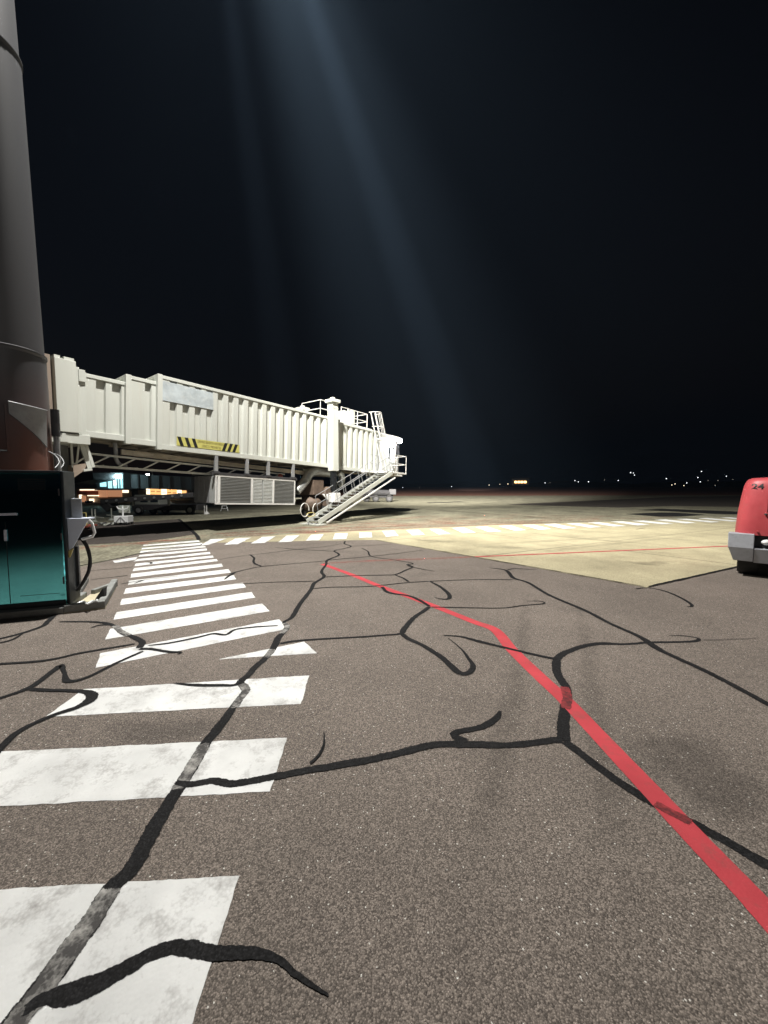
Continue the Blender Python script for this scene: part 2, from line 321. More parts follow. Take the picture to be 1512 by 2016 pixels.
def poly_piece(name, pts, z, m, parent):
    return MB().flat([G(x, y, 0) + V((0, 0, z)) for x, y in pts]).build(name, m, parent)
def ragged(name, pts, z, m, parent, amp=0.004):
    """painted area with slightly uneven edges"""
    P = [G(x, y) for x, y in pts]; out = []
    for i, a in enumerate(P):
        b = P[(i + 1) % len(P)]; L = (b - a).length; n = max(1, min(90, int(L / 0.035)))
        d = (b - a).normalized() if L else V((1, 0, 0)); pr = V((-d.y, d.x, 0)); o = 0
        for k in range(n):
            o = 0.6 * o + random.uniform(-amp, amp); out.append(a + (b - a) * (k / n) + (pr * o if k else V((0, 0, 0))) + V((0, 0, z)))
    return MB().flat(out).build(name, m, parent)

CW = [[(283, 1073), (391, 1064), (394, 1067), (281, 1075.5)], [(280, 1079), (397, 1069), (400, 1073), (278, 1082)], [(277, 1085), (403, 1075), (406, 1078), (275, 1089)],
      [(275, 1093), (407, 1080), (408, 1084), (272, 1097)], [(271, 1101), (413, 1087), (414, 1091), (262, 1106)], [(267, 1110), (419, 1094), (421, 1098), (265, 1115)],
      [(264, 1119), (426, 1101), (429, 1105), (261, 1125)], [(259, 1130), (436, 1110), (439, 1116), (257, 1138)], [(254, 1144), (450, 1121), (455, 1128), (252, 1152)],
      [(248, 1159), (460, 1133), (465, 1141), (243, 1170)], [(240, 1180), (478, 1148), (484, 1157), (236, 1192)], [(230, 1206), (495, 1166), (503, 1177), (223, 1221)],
      [(217, 1239), (516, 1189), (531, 1204), (207, 1260)], [(198, 1287), (549, 1220), (569, 1238), (188, 1316)], [(430, 1299), (599, 1264), (624, 1287)],
      [(165, 1358), (609, 1331), (592, 1387), (89, 1413)], [(-170, 1490), (565, 1454), (531, 1560), (-230, 1603)], [(-330, 1772), (472, 1726), (345, 2130), (-600, 2190)]]
for q in CW: ragged('crosswalk_stripe', q, 0.0068, 'white_road_paint', asphalt)
ZR = [[(415, 1062), (446, 1061), (412, 1073), (393, 1075)], [(464.5, 1060), (494, 1059), (468, 1072), (441, 1073)], [(516, 1057.5), (543, 1056), (521, 1069.5), (494, 1070.5)],
      [(564, 1055), (590, 1054), (574, 1067), (548, 1068)], [(613, 1053), (637, 1052), (629, 1064), (602, 1065)], [(660, 1050.5), (684.5, 1050), (682, 1061.5), (655, 1062.5)],
      [(707.6, 1049), (731, 1048), (733, 1058.5), (707, 1059)], [(753, 1046), (776, 1045), (785, 1055.6), (760, 1057)], [(800, 1044), (824, 1043.5), (837, 1053.5), (812, 1054.5)],
      [(846, 1042), (865, 1041.7), (887, 1051.6), (864, 1052.8)], [(890, 1040), (913.5, 1039), (937, 1049), (912, 1050)], [(936, 1038), (959, 1037), (988, 1046.5), (963, 1048)],
      [(981, 1036), (1006, 1035), (1036, 1044), (1013, 1045)], [(1026, 1034), (1052, 1033.6), (1086, 1041.7), (1063, 1043.5)], [(1070, 1032.5), (1094, 1031.5), (1135, 1040), (1110, 1041.5)],
      [(1114, 1031), (1138, 1030.5), (1184, 1038), (1160, 1039)], [(1157, 1029), (1179, 1028.5), (1233, 1036), (1209, 1037)], [(1201, 1027), (1225, 1026.6), (1279, 1033), (1255, 1034.7)],
      [(1243.5, 1025.7), (1267, 1025), (1327, 1031.5), (1304, 1032.6)], [(1287.5, 1024), (1311, 1022.7), (1372, 1029.6), (1350, 1030.8)], [(1329, 1022), (1352, 1021.5), (1419, 1027.8), (1399, 1029)],
      [(1373, 1020.8), (1394, 1020), (1460, 1026), (1440, 1027)], [(1416, 1019.4), (1436, 1018.8), (1505, 1024.6), (1486, 1025.4)]]
for q in ZR: ragged('crossing_bar', q, 0.0115, 'white_road_paint', pad, 0.012)
poly_piece('faded_stripe', [(222, 1105), (271, 1097), (267, 1103), (226, 1109)], 0.013, 'white_road_paint', asphalt)

def band(name, pts, ws, z, m, parent, jit=0.10, step=None, ramp_z=0.0, ends=True, soft=False):
    step = step or (lambda p: max(0.014, 0.007 * p.length))
    sm = catmull([p if isinstance(p, Vector) else G(*p) for p in pts], ws, step); n = len(sm); vs = []; fs = []; ed = []; lo = 0.0; ro = 0.0; wob = 0.0
    cols = (-1.22, -0.78, 0.0, 0.78, 1.22) if jit > 0.03 else (-1.0, 1.0)
    if soft: cols = (-1.3, -0.3, 0.0, 0.3, 1.3)
    K = len(cols)
    for i, (p, w) in enumerate(sm):
        a = sm[max(0, i - 1)][0]; b = sm[min(n - 1, i + 1)][0]; d = (b - a); d.z = 0
        d = d.normalized() if d.length > 1e-6 else V((1, 0, 0)); pr = V((-d.y, d.x, 0))
        wob = 0.9 * wob + random.uniform(-0.002, 0.002) if jit > 0.03 and not soft else 0.0; p = p + pr * wob
        lo = 0.6 * lo + random.uniform(-jit, jit); ro = 0.6 * ro + random.uniform(-jit, jit)
        k = min(i, n - 1 - i); cap = max(0.0, 1 - k / (n * 0.3 if soft else 1.5)) if (ends and jit > 0.03) else 0.0
        for c in cols:
            vs.append(p + pr * (w / 2 * c * (1 + (lo if c > 0 else ro))) + V((0, 0, z + ramp_z * i / n)))
            ed.append(max(cap, 1.0 if abs(c) > 1.1 else 0.0) if jit > 0.03 else 0.0)
        if i:
            o = K * i; fs += [(o - K + j, o - K + j + 1, o + j + 1, o + j) for j in range(K - 1)]
    ob = MB().add(vs, fs).build(name, m, parent)
    at_ = ob.data.attributes.new('edge', 'FLOAT', 'POINT'); at_.data.foreach_set('value', ed)
    return ob
# red lines
REDL = [(635, 1111), (695, 1133), (741, 1152), (847, 1191), (930, 1224), (974, 1241), (1008, 1280), (1062, 1333), (1115, 1382), (1200, 1472), (1300, 1578), (1345, 1627), (1462, 1750), (1540, 1836), (1640, 1950)]
band('red_line', REDL, [0.14] * 5 + [0.15] * 10, 0.0078, 'red_road_paint', asphalt, 0.015, ramp_z=0)
band('red_line', [(636, 1110), (720, 1105), (830, 1101), (935, 1096.5)], [0.10] * 4, 0.0068, 'faded_red_line', asphalt, 0.02, ramp_z=0)
band('red_line', [(935, 1096.5), (1100, 1089.5), (1300, 1081), (1440, 1075), (1560, 1070)], [0.10] * 5, 0.006, 'red_road_paint', pad, 0.02, ramp_z=0)
poly_piece('red_hatching', [(120, 1086), (283, 1072), (400, 1061), (660, 1049), (960, 1035.5), (1260, 1023.5), (1330, 1018), (1000, 1012), (830, 1016.5), (660, 1031), (400, 1052), (120, 1078)], 0.007, 'faded_red_hatch', pad)
for a, b in (((742, 1025.5), (838, 1017.6)), ((440, 1055), (840, 1032)), ((600, 1048.5), (1100, 1028)), ((420, 1052), (760, 1029)), ((660, 1040), (1180, 1021.5)), ((700, 1036.5), (1010, 1020.5)), ((160, 1079), (400, 1058))):
    band('red_line', [a, ((a[0] + b[0]) / 2, (a[1] + b[1]) / 2), b], [0.11] * 3, 0.010, 'faded_red_line', pad, 0.02, ramp_z=0)
band('pavement_joint', [(835, 1003), (900, 1007), (1000, 1014.5), (1107, 1021)], [0.12] * 4, 0.011, 'black_tar', apron, 0.05)
band('pavement_joint', [(352, 1022), (372, 1040), (386, 1053), (392, 1064)], [0.14] * 4, 0.016, 'black_tar', apron, 0.05)
band('pavement_joint', [(735, 1063), (900, 1091.5), (1080, 1123), (1273, 1157)], [0.05] * 4, 0.018, 'black_tar', asphalt, 0.3)
band('pavement_joint', [(1273, 1157), (1364, 1136.5), (1455, 1116), (1530, 1099)], [0.06] * 4, 0.0185, 'black_tar', asphalt, 0.3)
band('pavement_joint', [(1040, 1049), (1130, 1059), (1265, 1070)], [0.03] * 3, 0.006, 'black_tar', pad, 0.4)
band('pavement_joint', [(1250, 1042.5), (1272, 1039.5)], [0.05] * 2, 0.006, 'black_tar', pad, 0.2)

# slab joints, oil and tyre smears
mat('oil_stain', (0.03, 0.026, 0.024), 0.7); ragged_alpha('oil_stain', 3.0, 2.4, 0.20, (-0.5, 0.75))
mat('rubber_smear', (0.05, 0.045, 0.04), 0.8); ragged_alpha('rubber_smear', 5.0, 2.8, 0.13, (-0.6, 0.7))
mat('joint_filler', (0.09, 0.08, 0.06), 0.8); ragged_alpha('joint_filler', 14.0, 1.6, 0.75)
pc = G(1273, 1157); e1 = (G(735, 1063) - pc).normalized(); e2 = (G(1455, 1116) - pc).normalized()
for k in range(1, 7): band('slab_joint', [pc + e2 * (4.4 * k), pc + e2 * (4.4 * k + 0.4) + e1 * 6, pc + e2 * (4.4 * k + 0.8) + e1 * (12.5 if k < 5 else 9)], [0.03] * 3, 0.0045 + 0.0001 * k, 'joint_filler', pad, 0.06)
for k in range(1, 3): band('slab_joint', [pc + e1 * (4.2 * k), pc + e1 * (4.2 * k) + e2 * 9, pc + e1 * (4.2 * k) + e2 * (26 if k == 1 else 20)], [0.03] * 3, 0.0052 + 0.0001 * k, 'joint_filler', pad, 0.06)
for i, (pts, w_, m_, par, z_) in enumerate((
        ([(1230, 1430), (1330, 1490), (1440, 1560), (1580, 1650)], .85, 'oil_stain', asphalt, .0050), 
        ([(180, 1430), (330, 1440), (470, 1430)], .4, 'oil_stain', asphalt, .0052),
        ([(1290, 1980), (1210, 1640), (1175, 1430), (1150, 1250), (1130, 1150)], .24, 'rubber_smear', asphalt, .0055), ([(880, 1980), (960, 1600), (1005, 1400), (1030, 1240), (1040, 1140)], .24, 'rubber_smear', asphalt, .0056),
        ([(870, 1080), (960, 1072), (1100, 1064), (1330, 1050)], .5, 'rubber_smear', pad, .0058), ([(980, 1098), (1100, 1083), (1250, 1066), (1420, 1050)], .45, 'rubber_smear', pad, .0059),
        ([(930, 1076), (1000, 1078), (1060, 1082)], .9, 'oil_stain', pad, .0060), ([(1200, 1100), (1270, 1110), (1330, 1104)], .6, 'oil_stain', pad, .0061), ([(800, 1060), (860, 1066), (920, 1066)], .8, 'oil_stain', pad, .0062))):
    band('surface_stain', pts, [w_ * 0.6] + [w_] * (len(pts) - 2) + [w_ * 0.5], z_, m_, par, 0.06, soft=True)

# crack seals: (points, widths in m, material)
T = 'black_tar'; WS = 'worn_seal'
CR = [
 ([(680, 1065), (678, 1071), (691, 1076), (675, 1081), (658, 1085), (667, 1093), (645, 1103), (642, 1112), (633, 1126), (638, 1136), (619, 1149), (612, 1162), (589, 1192), (576, 1215), (559, 1226), (566, 1236), (549, 1256), (539, 1276), (521, 1298), (506, 1311), (490, 1329), (474, 1345), (484, 1361), (466, 1385), (447, 1412), (430, 1433), (405, 1465), (387, 1497), (366, 1530), (349, 1557), (330, 1588), (310, 1622), (284, 1668), (256, 1715), (222, 1750), (190, 1800), (140, 1870), (85, 1950), (30, 2020), (-20, 2090)],
  [.06, .07, .07, .06, .07, .08, .08, .07, .08, .09, .09, .09, .085, .085, .06, .07, .11, .10, .085, .09, .085, .09, .085, .085, .09, .095, .097, .097, .097, .097, .10, .102, .104, .108, .11, .112, .114, .115, .115, .115], T),
 ([(559, 1226), (566, 1236), (553, 1250)], .085, WS), ([(538, 1277), (530, 1289), (521, 1298)], .09, WS), ([(474, 1346), (484, 1361), (466, 1385), (459, 1398)], .088, WS),
 ([(406, 1462), (387, 1497), (366, 1530), (348, 1560)], .098, WS), ([(224, 1747), (190, 1800), (140, 1870), (85, 1950), (30, 2020), (-20, 2090)], .115, WS),
 ([(38, 2000), (95, 1968), (146, 1958), (215, 1928), (290, 1884), (345, 1868), (430, 1880), (500, 1881), (545, 1893), (592, 1930), (652, 1966)], [.05, .06, .10, .075, .066, .064, .064, .05, .032, .024, .008], T),
 ([(342, 1541), (375, 1547), (420, 1540), (460, 1546), (530, 1533), (600, 1519), (700, 1503), (765, 1489), (850, 1468), (920, 1467), (1010, 1469), (1090, 1459), (1112, 1462)], [.04, .06, .065, .07, .07, .075, .08, .075, .08, .09, .07, .075, .08], T),
 ([(922, 1464), (896, 1452), (898, 1443), (945, 1433), (975, 1416), (986, 1400)], [.08, .08, .07, .07, .065, .03], T),
 ([(1112, 1399), (1117, 1375), (1112, 1352)], .095, 'worn_red_seal'),
 ([(1112, 1464), (1109, 1440), (1110, 1415), (1115, 1385), (1116, 1358), (1100, 1330), (1095, 1308), (1106, 1290), (1150, 1273), (1185, 1268), (1230, 1269), (1275, 1266), (1330, 1265), (1368, 1263), (1375, 1258), (1350, 1253), (1310, 1252)], [.11, .10, .10, .10, .10, .10, .10, .10, .08, .10, .06, .06, .06, .06, .05, .035, .01], 'under'),
 ([(1108, 1458), (1150, 1490), (1190, 1520), (1240, 1555), (1290, 1584), (1330, 1606), (1372, 1626), (1420, 1652), (1512, 1705), (1600, 1757)], [.09, .085, .08, .085, .08, .075, .075, .08, .085, .085], 'under'), ([(1284, 1581), (1330, 1606), (1368, 1625)], .07, 'worn_red_seal'),
 ([(960, 1118), (995, 1123), (1010, 1138), (1040, 1148), (1080, 1172), (1150, 1202), (1200, 1228), (1260, 1255), (1290, 1275), (1310, 1286), (1400, 1328), (1512, 1388), (1620, 1445)], [.02, .08, .10, .085, .085, .085, .08, .085, .12, .09, .085, .08, .08], T),
 ([(996, 1123), (1012, 1120), (1035, 1121), (1062, 1122)], [.06, .05, .04, .01], T),
 ([(868, 1252), (905, 1254), (940, 1263), (960, 1268), (1010, 1280), (1060, 1292), (1100, 1300)], [.03, .045, .08, .07, .06, .06, .07], T),
 ([(548, 1269), (582, 1263), (635, 1259), (714, 1255), (781, 1250), (792, 1247), (797, 1238), (814, 1218), (838, 1201), (846, 1195)], [.06, .06, .05, .05, .05, .09, .09, .085, .085, .07], T),
 ([(848, 1196), (824, 1182), (804, 1174), (764, 1167), (751, 1155)], [.06, .09, .08, .08, .08], T),
 ([(790, 1248), (802, 1258), (830, 1271), (868, 1295), (890, 1315), (906, 1327), (922, 1326), (931, 1314), (924, 1300), (905, 1276), (880, 1255)], [.08, .08, .08, .085, .09, .09, .08, .07, .05, .02, .006], T),
 ([(846, 1196), (900, 1197), (985, 1198), (1030, 1193), (1072, 1189), (1060, 1184), (1030, 1185)], [.05, .04, .035, .04, .04, .03, .01], T),
 ([(614, 1160), (650, 1157), (730, 1155), (800, 1148), (850, 1145), (930, 1142), (1015, 1142)], [.05, .04, .045, .05, .04, .035, .05], T),
 ([(846, 1145), (868, 1157), (884, 1171), (883, 1180), (866, 1180), (852, 1176)], [.05, .075, .09, .08, .04, .01], T),
 ([(637, 1137), (700, 1134), (750, 1133), (778, 1132), (797, 1124), (812, 1117), (801, 1112), (812, 1111), (806, 1108), (770, 1102), (731, 1096), (724, 1086), (710, 1079)], [.06, .045, .06, .05, .06, .06, .07, .06, .04, .035, .05, .05, .03], T),
 ([(800, 1114), (830, 1121), (860, 1126)], [.05, .035, .02], T), ([(776, 1132), (794, 1139), (806, 1147)], [.04, .06, .06], T),
 ([(448, 1131), (485, 1122), (515, 1116), (570, 1111), (640, 1105), (650, 1103), (730, 1096), (800, 1088), (835, 1083)], [.05, .04, .05, .04, .04, .05, .04, .03, .02], T),
 ([(440, 1143), (452, 1134), (466, 1126)], [.03, .09, .04], T),
 ([(491, 1092), (500, 1099), (499, 1106), (503, 1111), (516, 1116)], [.05, .07, .06, .07, .05], T),
 ([(428, 1103), (470, 1096), (530, 1089), (585, 1082), (650, 1075), (676, 1070)], [.03, .03, .035, .035, .03, .02], T),
 ([(538, 1078), (585, 1082), (620, 1084), (660, 1086)], [.03, .045, .045, .05], T), ([(690, 1076), (735, 1074), (780, 1071)], [.04, .03, .02], T),
 ([(462, 1151), (540, 1147), (622, 1145)], [.03, .035, .04], T), ([(500, 1117), (465, 1081), (412, 1082)], [.0, .0, .0], None),
 ([(1248, 1161), (1275, 1158), (1310, 1165), (1340, 1178), (1362, 1193), (1348, 1196)], [.04, .03, .05, .06, .06, .015], T),
 ([(111, 1208), (95, 1224), (79, 1236), (20, 1254), (-50, 1268)], [.08, .08, .07, .06, .06], T), ([(52, 1244), (20, 1262), (-30, 1272)], [.02, .05, .05], T),
 ([(112, 1225), (172, 1225), (210, 1228), (232, 1236)], [.03, .055, .06, .05], T), ([(224, 1232), (240, 1246), (256, 1254)], .09, WS),
 ([(252, 1251), (268, 1258), (281, 1266), (273, 1279)], [.06, .09, .09, .10], T), ([(172, 1241), (195, 1232), (225, 1231)], [.012, .04, .05], T),
 ([(285, 1273), (331, 1268), (390, 1256), (420, 1249), (445, 1251), (463, 1241), (500, 1236), (552, 1233)], [.02, .05, .05, .055, .055, .05, .05, .03], T),
 ([(270, 1279), (300, 1280), (330, 1285), (362, 1286)], [.07, .06, .06, .03], T), ([(345, 1292), (362, 1284)], [.01, .05], T),
 ([(286, 1282), (231, 1306), (172, 1335), (132, 1343), (127, 1326), (121, 1311), (108, 1320), (70, 1349), (53, 1358), (20, 1370), (-70, 1398)], [.05, .05, .05, .07, .04, .07, .075, .07, .08, .06, .06], T),
 ([(53, 1359), (110, 1361), (160, 1363), (180, 1370), (175, 1381), (150, 1395), (110, 1408), (70, 1425), (40, 1440), (15, 1460), (-35, 1515)], [.06, .055, .055, .10, .11, .07, .06, .055, .065, .065, .07], T),
 ([(-40, 1313), (0, 1309), (89, 1302), (165, 1286), (271, 1268)], [.05, .055, .055, .05, .04], T),
 ([(341, 1347), (390, 1351), (430, 1351), (464, 1350), (474, 1339)], [.02, .055, .05, .05, .07], T),
 ([(608, 1508), (628, 1490), (638, 1468), (637, 1440)], [.03, .025, .02, .006], T),
 ([(161, 1126), (205, 1122), (253, 1118), (264, 1115)], [.02, .03, .03, .01], T), ([(171, 1143), (215, 1138), (257, 1133)], [.03, .03, .05], T),
 ([(232, 1152), (282, 1143), (341, 1136), (352, 1135)], [.04, .03, .03, .01], T), ([(262, 1151), (274, 1146), (290, 1142)], [.01, .05, .02], T),
 ([(120, 1124), (150, 1116), (222, 1102), (294, 1087), (386, 1076), (398, 1071)], [.05, .06, .06, .07, .06, .04], T),
 ([(296, 1112), (297, 1108), (280, 1108)], [.09, .07, .02], T), ([(300, 1098), (340, 1095), (400, 1087)], [.03, .06, .02], T),
 
 ([(1380, 1262), (1440, 1260), (1500, 1258)], [.01, .012, .006], T)]
for i, (pts, w, m) in enumerate(CR):
    if m is None: continue
    ws = [x_ * 0.9 for x_ in (w if isinstance(w, list) else [w] * len(pts))]
    under = m == 'under'
    band('crack_seal', pts, ws, (0.0070 if under else 0.0086) + 0.00009 * (i % 10 if under else i), T if under else m, asphalt, 0.08)

# ------------------------------------------------------------------ the passenger boarding bridge
P0 = CAM + ray(655, 916.8) * 22.0
bd = ray(1361, 999).normalized(); dh = V((bd.x, bd.y, 0)).normalized()
bn = V((-dh.y, dh.x, 0)); bw = bn.cross(bd) * -1
if bw.z < 0: bw = -bw
BF = Fr(P0, bd, bn, bw)
def bpx(x, y, l=0.0):
    r = ray(x, y); t = bn.dot(P0 + bn * l - CAM) / bn.dot(r); q = CAM + r * t - P0
    return q.dot(bd), q.dot(bw)
def bs(x, l=0.0):
    lo, hi = -30.0, 20.0
    for _ in range(50):
        m = (lo + hi) / 2; p = BF(m, l, 1.0) - CAM; px = 756 + FPX * p.x / p.dot(fw)
        lo, hi = (m, hi) if px < x else (lo, m)
    return lo
H = 2.66; WD = 2.35
br = thing('boarding_bridge', (P0.x - 0.8, P0.y + 0.6, 0), 'cream ribbed passenger boarding bridge with open metal stairs and a tall support column', 'boarding bridge')
def section(s0, s1, l0, u0, u1, ribs, rw, flats=(), end=True):
    l1 = WD - l0
    sec = MB().box((s0, l0 + 0.11, u0 + 0.02), (s1, l1 - 0.11, u1 - 0.02), BF).build('tunnel_section', 'cream_paint', br)
    MB().box((s0, l0 - 0.03, u1 - 0.09), (s1, l0 + 0.16, u1 + 0.04), BF).build('roof_rail', 'cream_rib', sec, 0.012)
    MB().box((s0, l0 - 0.02, u0 - 0.14), (s1, l0 + 0.16, u0 + 0.07), BF).build('floor_rail', 'cream_rib', sec, 0.012)
    MB().box((s0, l1 - 0.16, u0 - 0.14), (s1, l1, u0 + 0.07), BF).build('floor_rail', 'underside', sec)
    MB().box((s0 + 0.02, l0 + 0.16, u0 - 0.05), (s1 - 0.02, l1 - 0.16, u0 + 0.019), BF).build('floor_pan', 'underside', sec)
    k = 0.0
    while s0 + 0.4 + k < s1:
        MB().box((s0 + 0.4 + k, l0 + 0.162, u0 - 0.13), (s0 + 0.47 + k, l1 - 0.162, u0 - 0.052), BF).build('floor_beam', 'underside', sec); k += 0.95
    MB().box((s0 + 0.01, l0 + 0.161, u1 - 0.018), (s1 - 0.01, l1, u1 + 0.02), BF).build('roof_panel', 'cream_paint', sec)
    if end:
        MB().box((s0 - 0.05, l0 - 0.045, u0 - 0.16), (s0 + 0.13, l0 + 0.3, u1 + 0.06), BF).box((s0 - 0.05, l0 + 0.301, u1 - 0.02), (s0 + 0.13, l1, u1 + 0.06), BF).build('end_frame', 'cream_rib', sec, 0.01)
    for a, b in flats:
        MB().box((a, l0 - 0.005, u0 + 0.071), (b, l0 + 0.109, u1 - 0.091), BF).build('flat_panel', 'cream_paint', sec, 0.006)
    for s in ribs:
        t = 0.28 * rw
        MB().prism([BF(s, l0 + 0.109, u0 + 0.071), BF(s + t * 0.55, l0, u0 + 0.071), BF(s + rw, l0, u0 + 0.071), BF(s + rw + t * 0.15, l0 + 0.109, u0 + 0.071)], bw * (u1 - u0 - 0.162)).build('wall_rib', 'cream_rib', sec)
    return sec
sC0, sC1 = bs(312), bs(668)
r0, r1 = bs(346), bs(635.5); pit = (r1 - r0) / 16
sc_ = section(sC0, sC1, 0.0, 0.0, H, [r0 + pit * i for i in range(18)], pit * 0.52, [(sC0 + 0.131, bs(334))])
sB0, sB1 = bs(250, 0.14), sC0 + 0.3
section(sB0, sB1, 0.14, 0.10, H - 0.26, [bs(296, 0.14)], 0.22, [(sB0 + 0.131, bs(285, 0.14))])
sA0, sA1 = bs(160, 0.28), sB0 + 0.3
section(sA0, sA1, 0.28, 0.18, H - 0.50, [bs(206, 0.28), bs(237, 0.28)], 0.22, [(sA0 + 0.131, bs(189, 0.28))])
# end section past the column
sD0, sD1 = sC1 + 0.001, bs(747, 0.12)
d0, d1 = bs(676, 0.12), bs(728, 0.12); dp = (d1 - d0) / 5
section(sD0, sD1, 0.12, -0.02, H - 0.10, [d0 + dp * i for i in range(7) if d0 + dp * i + dp * 0.6 < sD1], dp * 0.52, [], True)
MB().box((sD0 - 0.05, 0.3, H - 0.02), (sD0 + 0.06, WD - 0.3, H + 0.10), BF).build('roof_step', 'cream_rib', br)
# cab
cs0, cs1 = sD1 + 0.002, bs(778, 0.35)
cab = MB().box((cs0, 0.35, -0.05), (cs1, WD + 0.2, H - 0.16), BF).build('cab', 'white_frame', br, 0.02)
MB().box((cs0 - 0.05, 0.28, H - 0.158), (cs1 + 0.28, WD + 0.3, H - 0.06), BF).build('cab_roof', 'white_frame', cab, 0.01)
da, db = bs(760, 0.34), bs(774, 0.34)
door = MB().box((da, 0.31, 0.04), (db, 0.349, 2.12), BF).build('door', 'white_enamel', cab, 0.006)
MB().box((da + 0.22, 0.30, 0.95), (da + 0.42, 0.309, 1.75), BF).build('window', 'night_glass', door)
MB().box((da - 0.06, 0.325, 0.0), (da - 0.012, 0.348, 2.2), BF).box((db + 0.012, 0.325, 0.0), (db + 0.06, 0.348, 2.2), BF).box((da - 0.06, 0.325, 2.13), (db + 0.06, 0.348, 2.2), BF).build('door_frame', 'cream_rib', cab)
MB().sphere(BF(db - 0.1, 0.26, 1.72), 0.09, 10, 6).build('bell', 'dark_steel', cab)
MB().box((cs1 + 0.001, 0.38, -0.05), (cs1 + 0.10, 0.60, H - 0.2), BF).box((cs1 + 0.001, 1.9, -0.05), (cs1 + 0.10, WD + 0.2, H - 0.2), BF).build('canopy_edge', 'brown_cladding_and_shade', cab)
for i in range(5):
    MB().box((cs1 + 0.101 + 0.12 * i, 0.5, -0.05), (cs1 + 0.18 + 0.12 * i, WD + 0.05, H - 0.3 + 0.02 * (i % 2)), BF).build('canopy_bellow', 'dark_steel', cab)
# cab lamp
lp = BF(cs1 - 0.05, 0.02, H - 0.34)
MB().bar(BF(cs1 - 0.05, 0.35, H - 0.25), BF(cs1 - 0.05, 0.05, H - 0.25), 0.05).build('lamp_arm', 'grey_steel', cab)
lamp = MB().box((cs1 - 0.28, -0.06, H - 0.30), (cs1 + 0.16, 0.14, H - 0.20), BF).build('lamp_housing', 'white_frame', cab)
MB().sphere(BF(cs1 - 0.04, -0.02, H - 0.40), 0.17, 12, 8).build('lamp_glass', 'lamp_white', lamp, smooth=True)
pl = bpy.data.lights.new('cab_lamp', 'POINT'); pl.energy = 110; pl.color = (0.9, 0.97, 1.0); pl.shadow_soft_size = 0.12
plo = bpy.data.objects.new('cab_lamp_light', pl); COL.objects.link(plo); plo.location = BF(cs1 - 0.06, -0.3, H - 0.62)
# service platform
pa, pb = bs(762, -1.1), bs(800, -1.1)
plat = MB().box((bs(712, 0.1), -0.42, -0.20), (pa - 0.002, 0.11, -0.142), BF).box((pa, -1.15, -0.16), (pb, 0.34, -0.06), BF).box((cs1 + 0.9, 0.341, -0.16), (pb, WD + 0.2, -0.06), BF).build('service_platform', 'white_frame', br, 0.01)
MB().prism([BF(pa + 0.1, -1.0, -0.161), BF(pb - 1.0, -1.0, -0.161), BF(pb - 1.35, -1.0, -0.42), BF(pa + 0.1, -1.0, -0.42)], bn * 1.2).build('platform_bracket', 'underside', plat)
def railing(pts, hgt, parent, m='grey_steel', r=0.019, mids=(0.5,), name='railing', posts=True):
    mb = MB()
    for a, b in zip(pts[:-1], pts[1:]):
        for f in (1.0,) + tuple(mids): mb.tube(a + bw * hgt * f, b + bw * hgt * f, r, n=6)
    if posts:
        for p in pts: mb.tube(p, p + bw * hgt, r, n=6)
    return mb.build(name, m, parent)
e0 = pb - 0.04
railing([BF(e0 - 0.95, -1.12, -0.06), BF(e0, -1.12, -0.06), BF(e0, -0.3, -0.06), BF(e0, 0.6, -0.06), BF(e0, WD, -0.06)], 1.1, plat, 'white_frame')
railing([BF(pa + 0.25, -1.12, -0.06), BF(e0 - 0.95, -1.12, -0.06)], 1.1, plat)
railing([BF(bs(727, -0.38), -0.38, -0.14), BF(bs(742, -0.38), -0.38, -0.14), BF(pa - 0.05, -0.38, -0.14)], 1.05, plat)

# stairs
q = G(627, 1034); ql = (q - P0).dot(bn); qs = (q - P0).dot(dh)
LN = -1.12
def plane_pt(x, y, l):
    r = ray(x, y); t = bn.dot(P0 + bn * l - CAM) / bn.dot(r); return CAM + r * t
ft = plane_pt(627, 1034, ql); tp = plane_pt(772, 929, ql)
SW = 0.9; sdir = (tp - ft); NT = 19
stair = MB()
nv = sdir.normalized(); sn = V((nv.x, nv.y, 0)).normalized(); perp = nv.cross(bn).normalized()
if perp.z < 0: perp = -perp
foot = V((ft.x, ft.y, 0.02))
st = MB().bar(ft + bn * SW * 0.5 - sn * 0.25 + V((0, 0, 0.03)), ft + bn * SW * 0.5 + sn * 0.35 + V((0, 0, 0.03)), SW + 0.5, 0.05).build('stairs', 'cream_rib', br)
for l in (0.0, SW):
    MB().bar(foot + bn * l + V((0, 0, 0.12)), tp + bn * l - V((0, 0, 0.04)), 0.045, 0.24).build('stringer', 'cream_rib', st)
MB().bar(foot + sn * 0.55 - bn * 0.02 + V((0, 0, 0.06)), tp + sn * 0.30 - bn * 0.02 - V((0, 0, 0.36)), 0.06, 0.07).build('lower_rail', 'white_frame', st)
for i in range(NT):
    c = foot + (tp - foot) * ((i + 0.7) / NT) + bn * SW * 0.5 + V((0, 0, 0.05))
    MB().box((-SW / 2 + 0.024, -0.13, -0.02), (SW / 2 - 0.024, 0.13, 0.02), Fr(c, bn, sn, (0, 0, 1))).build('tread', 'galvanised', st)
for i in range(3): 
    MB().tube(foot + bn * (0.15 + 0.3 * i) - sn * 0.1 + V((0, 0, 0.0)), foot + bn * (0.15 + 0.3 * i) - sn * 0.02 + V((0, 0, 0.07)), 0.05).build('stair_roller', 'dark_steel', st)
for l in (0.0, SW):
    a = foot + bn * l + nv * 0.9 + V((0, 0, 0.14)); b = tp + bn * l + V((0, 0, 0.06)); hv = V((0, 0, 1)) * 0.92 - sn * 0.22
    mb = MB()
    for f in (1.0, 0.5): mb.tube(a + hv * f, b + hv * f, 0.017, n=6)
    for i in range(9): 
        p = a + (b - a) * (i / 8); mb.tube(p, p + hv, 0.015, n=6)
    mb.build('handrail', 'grey_steel', st)

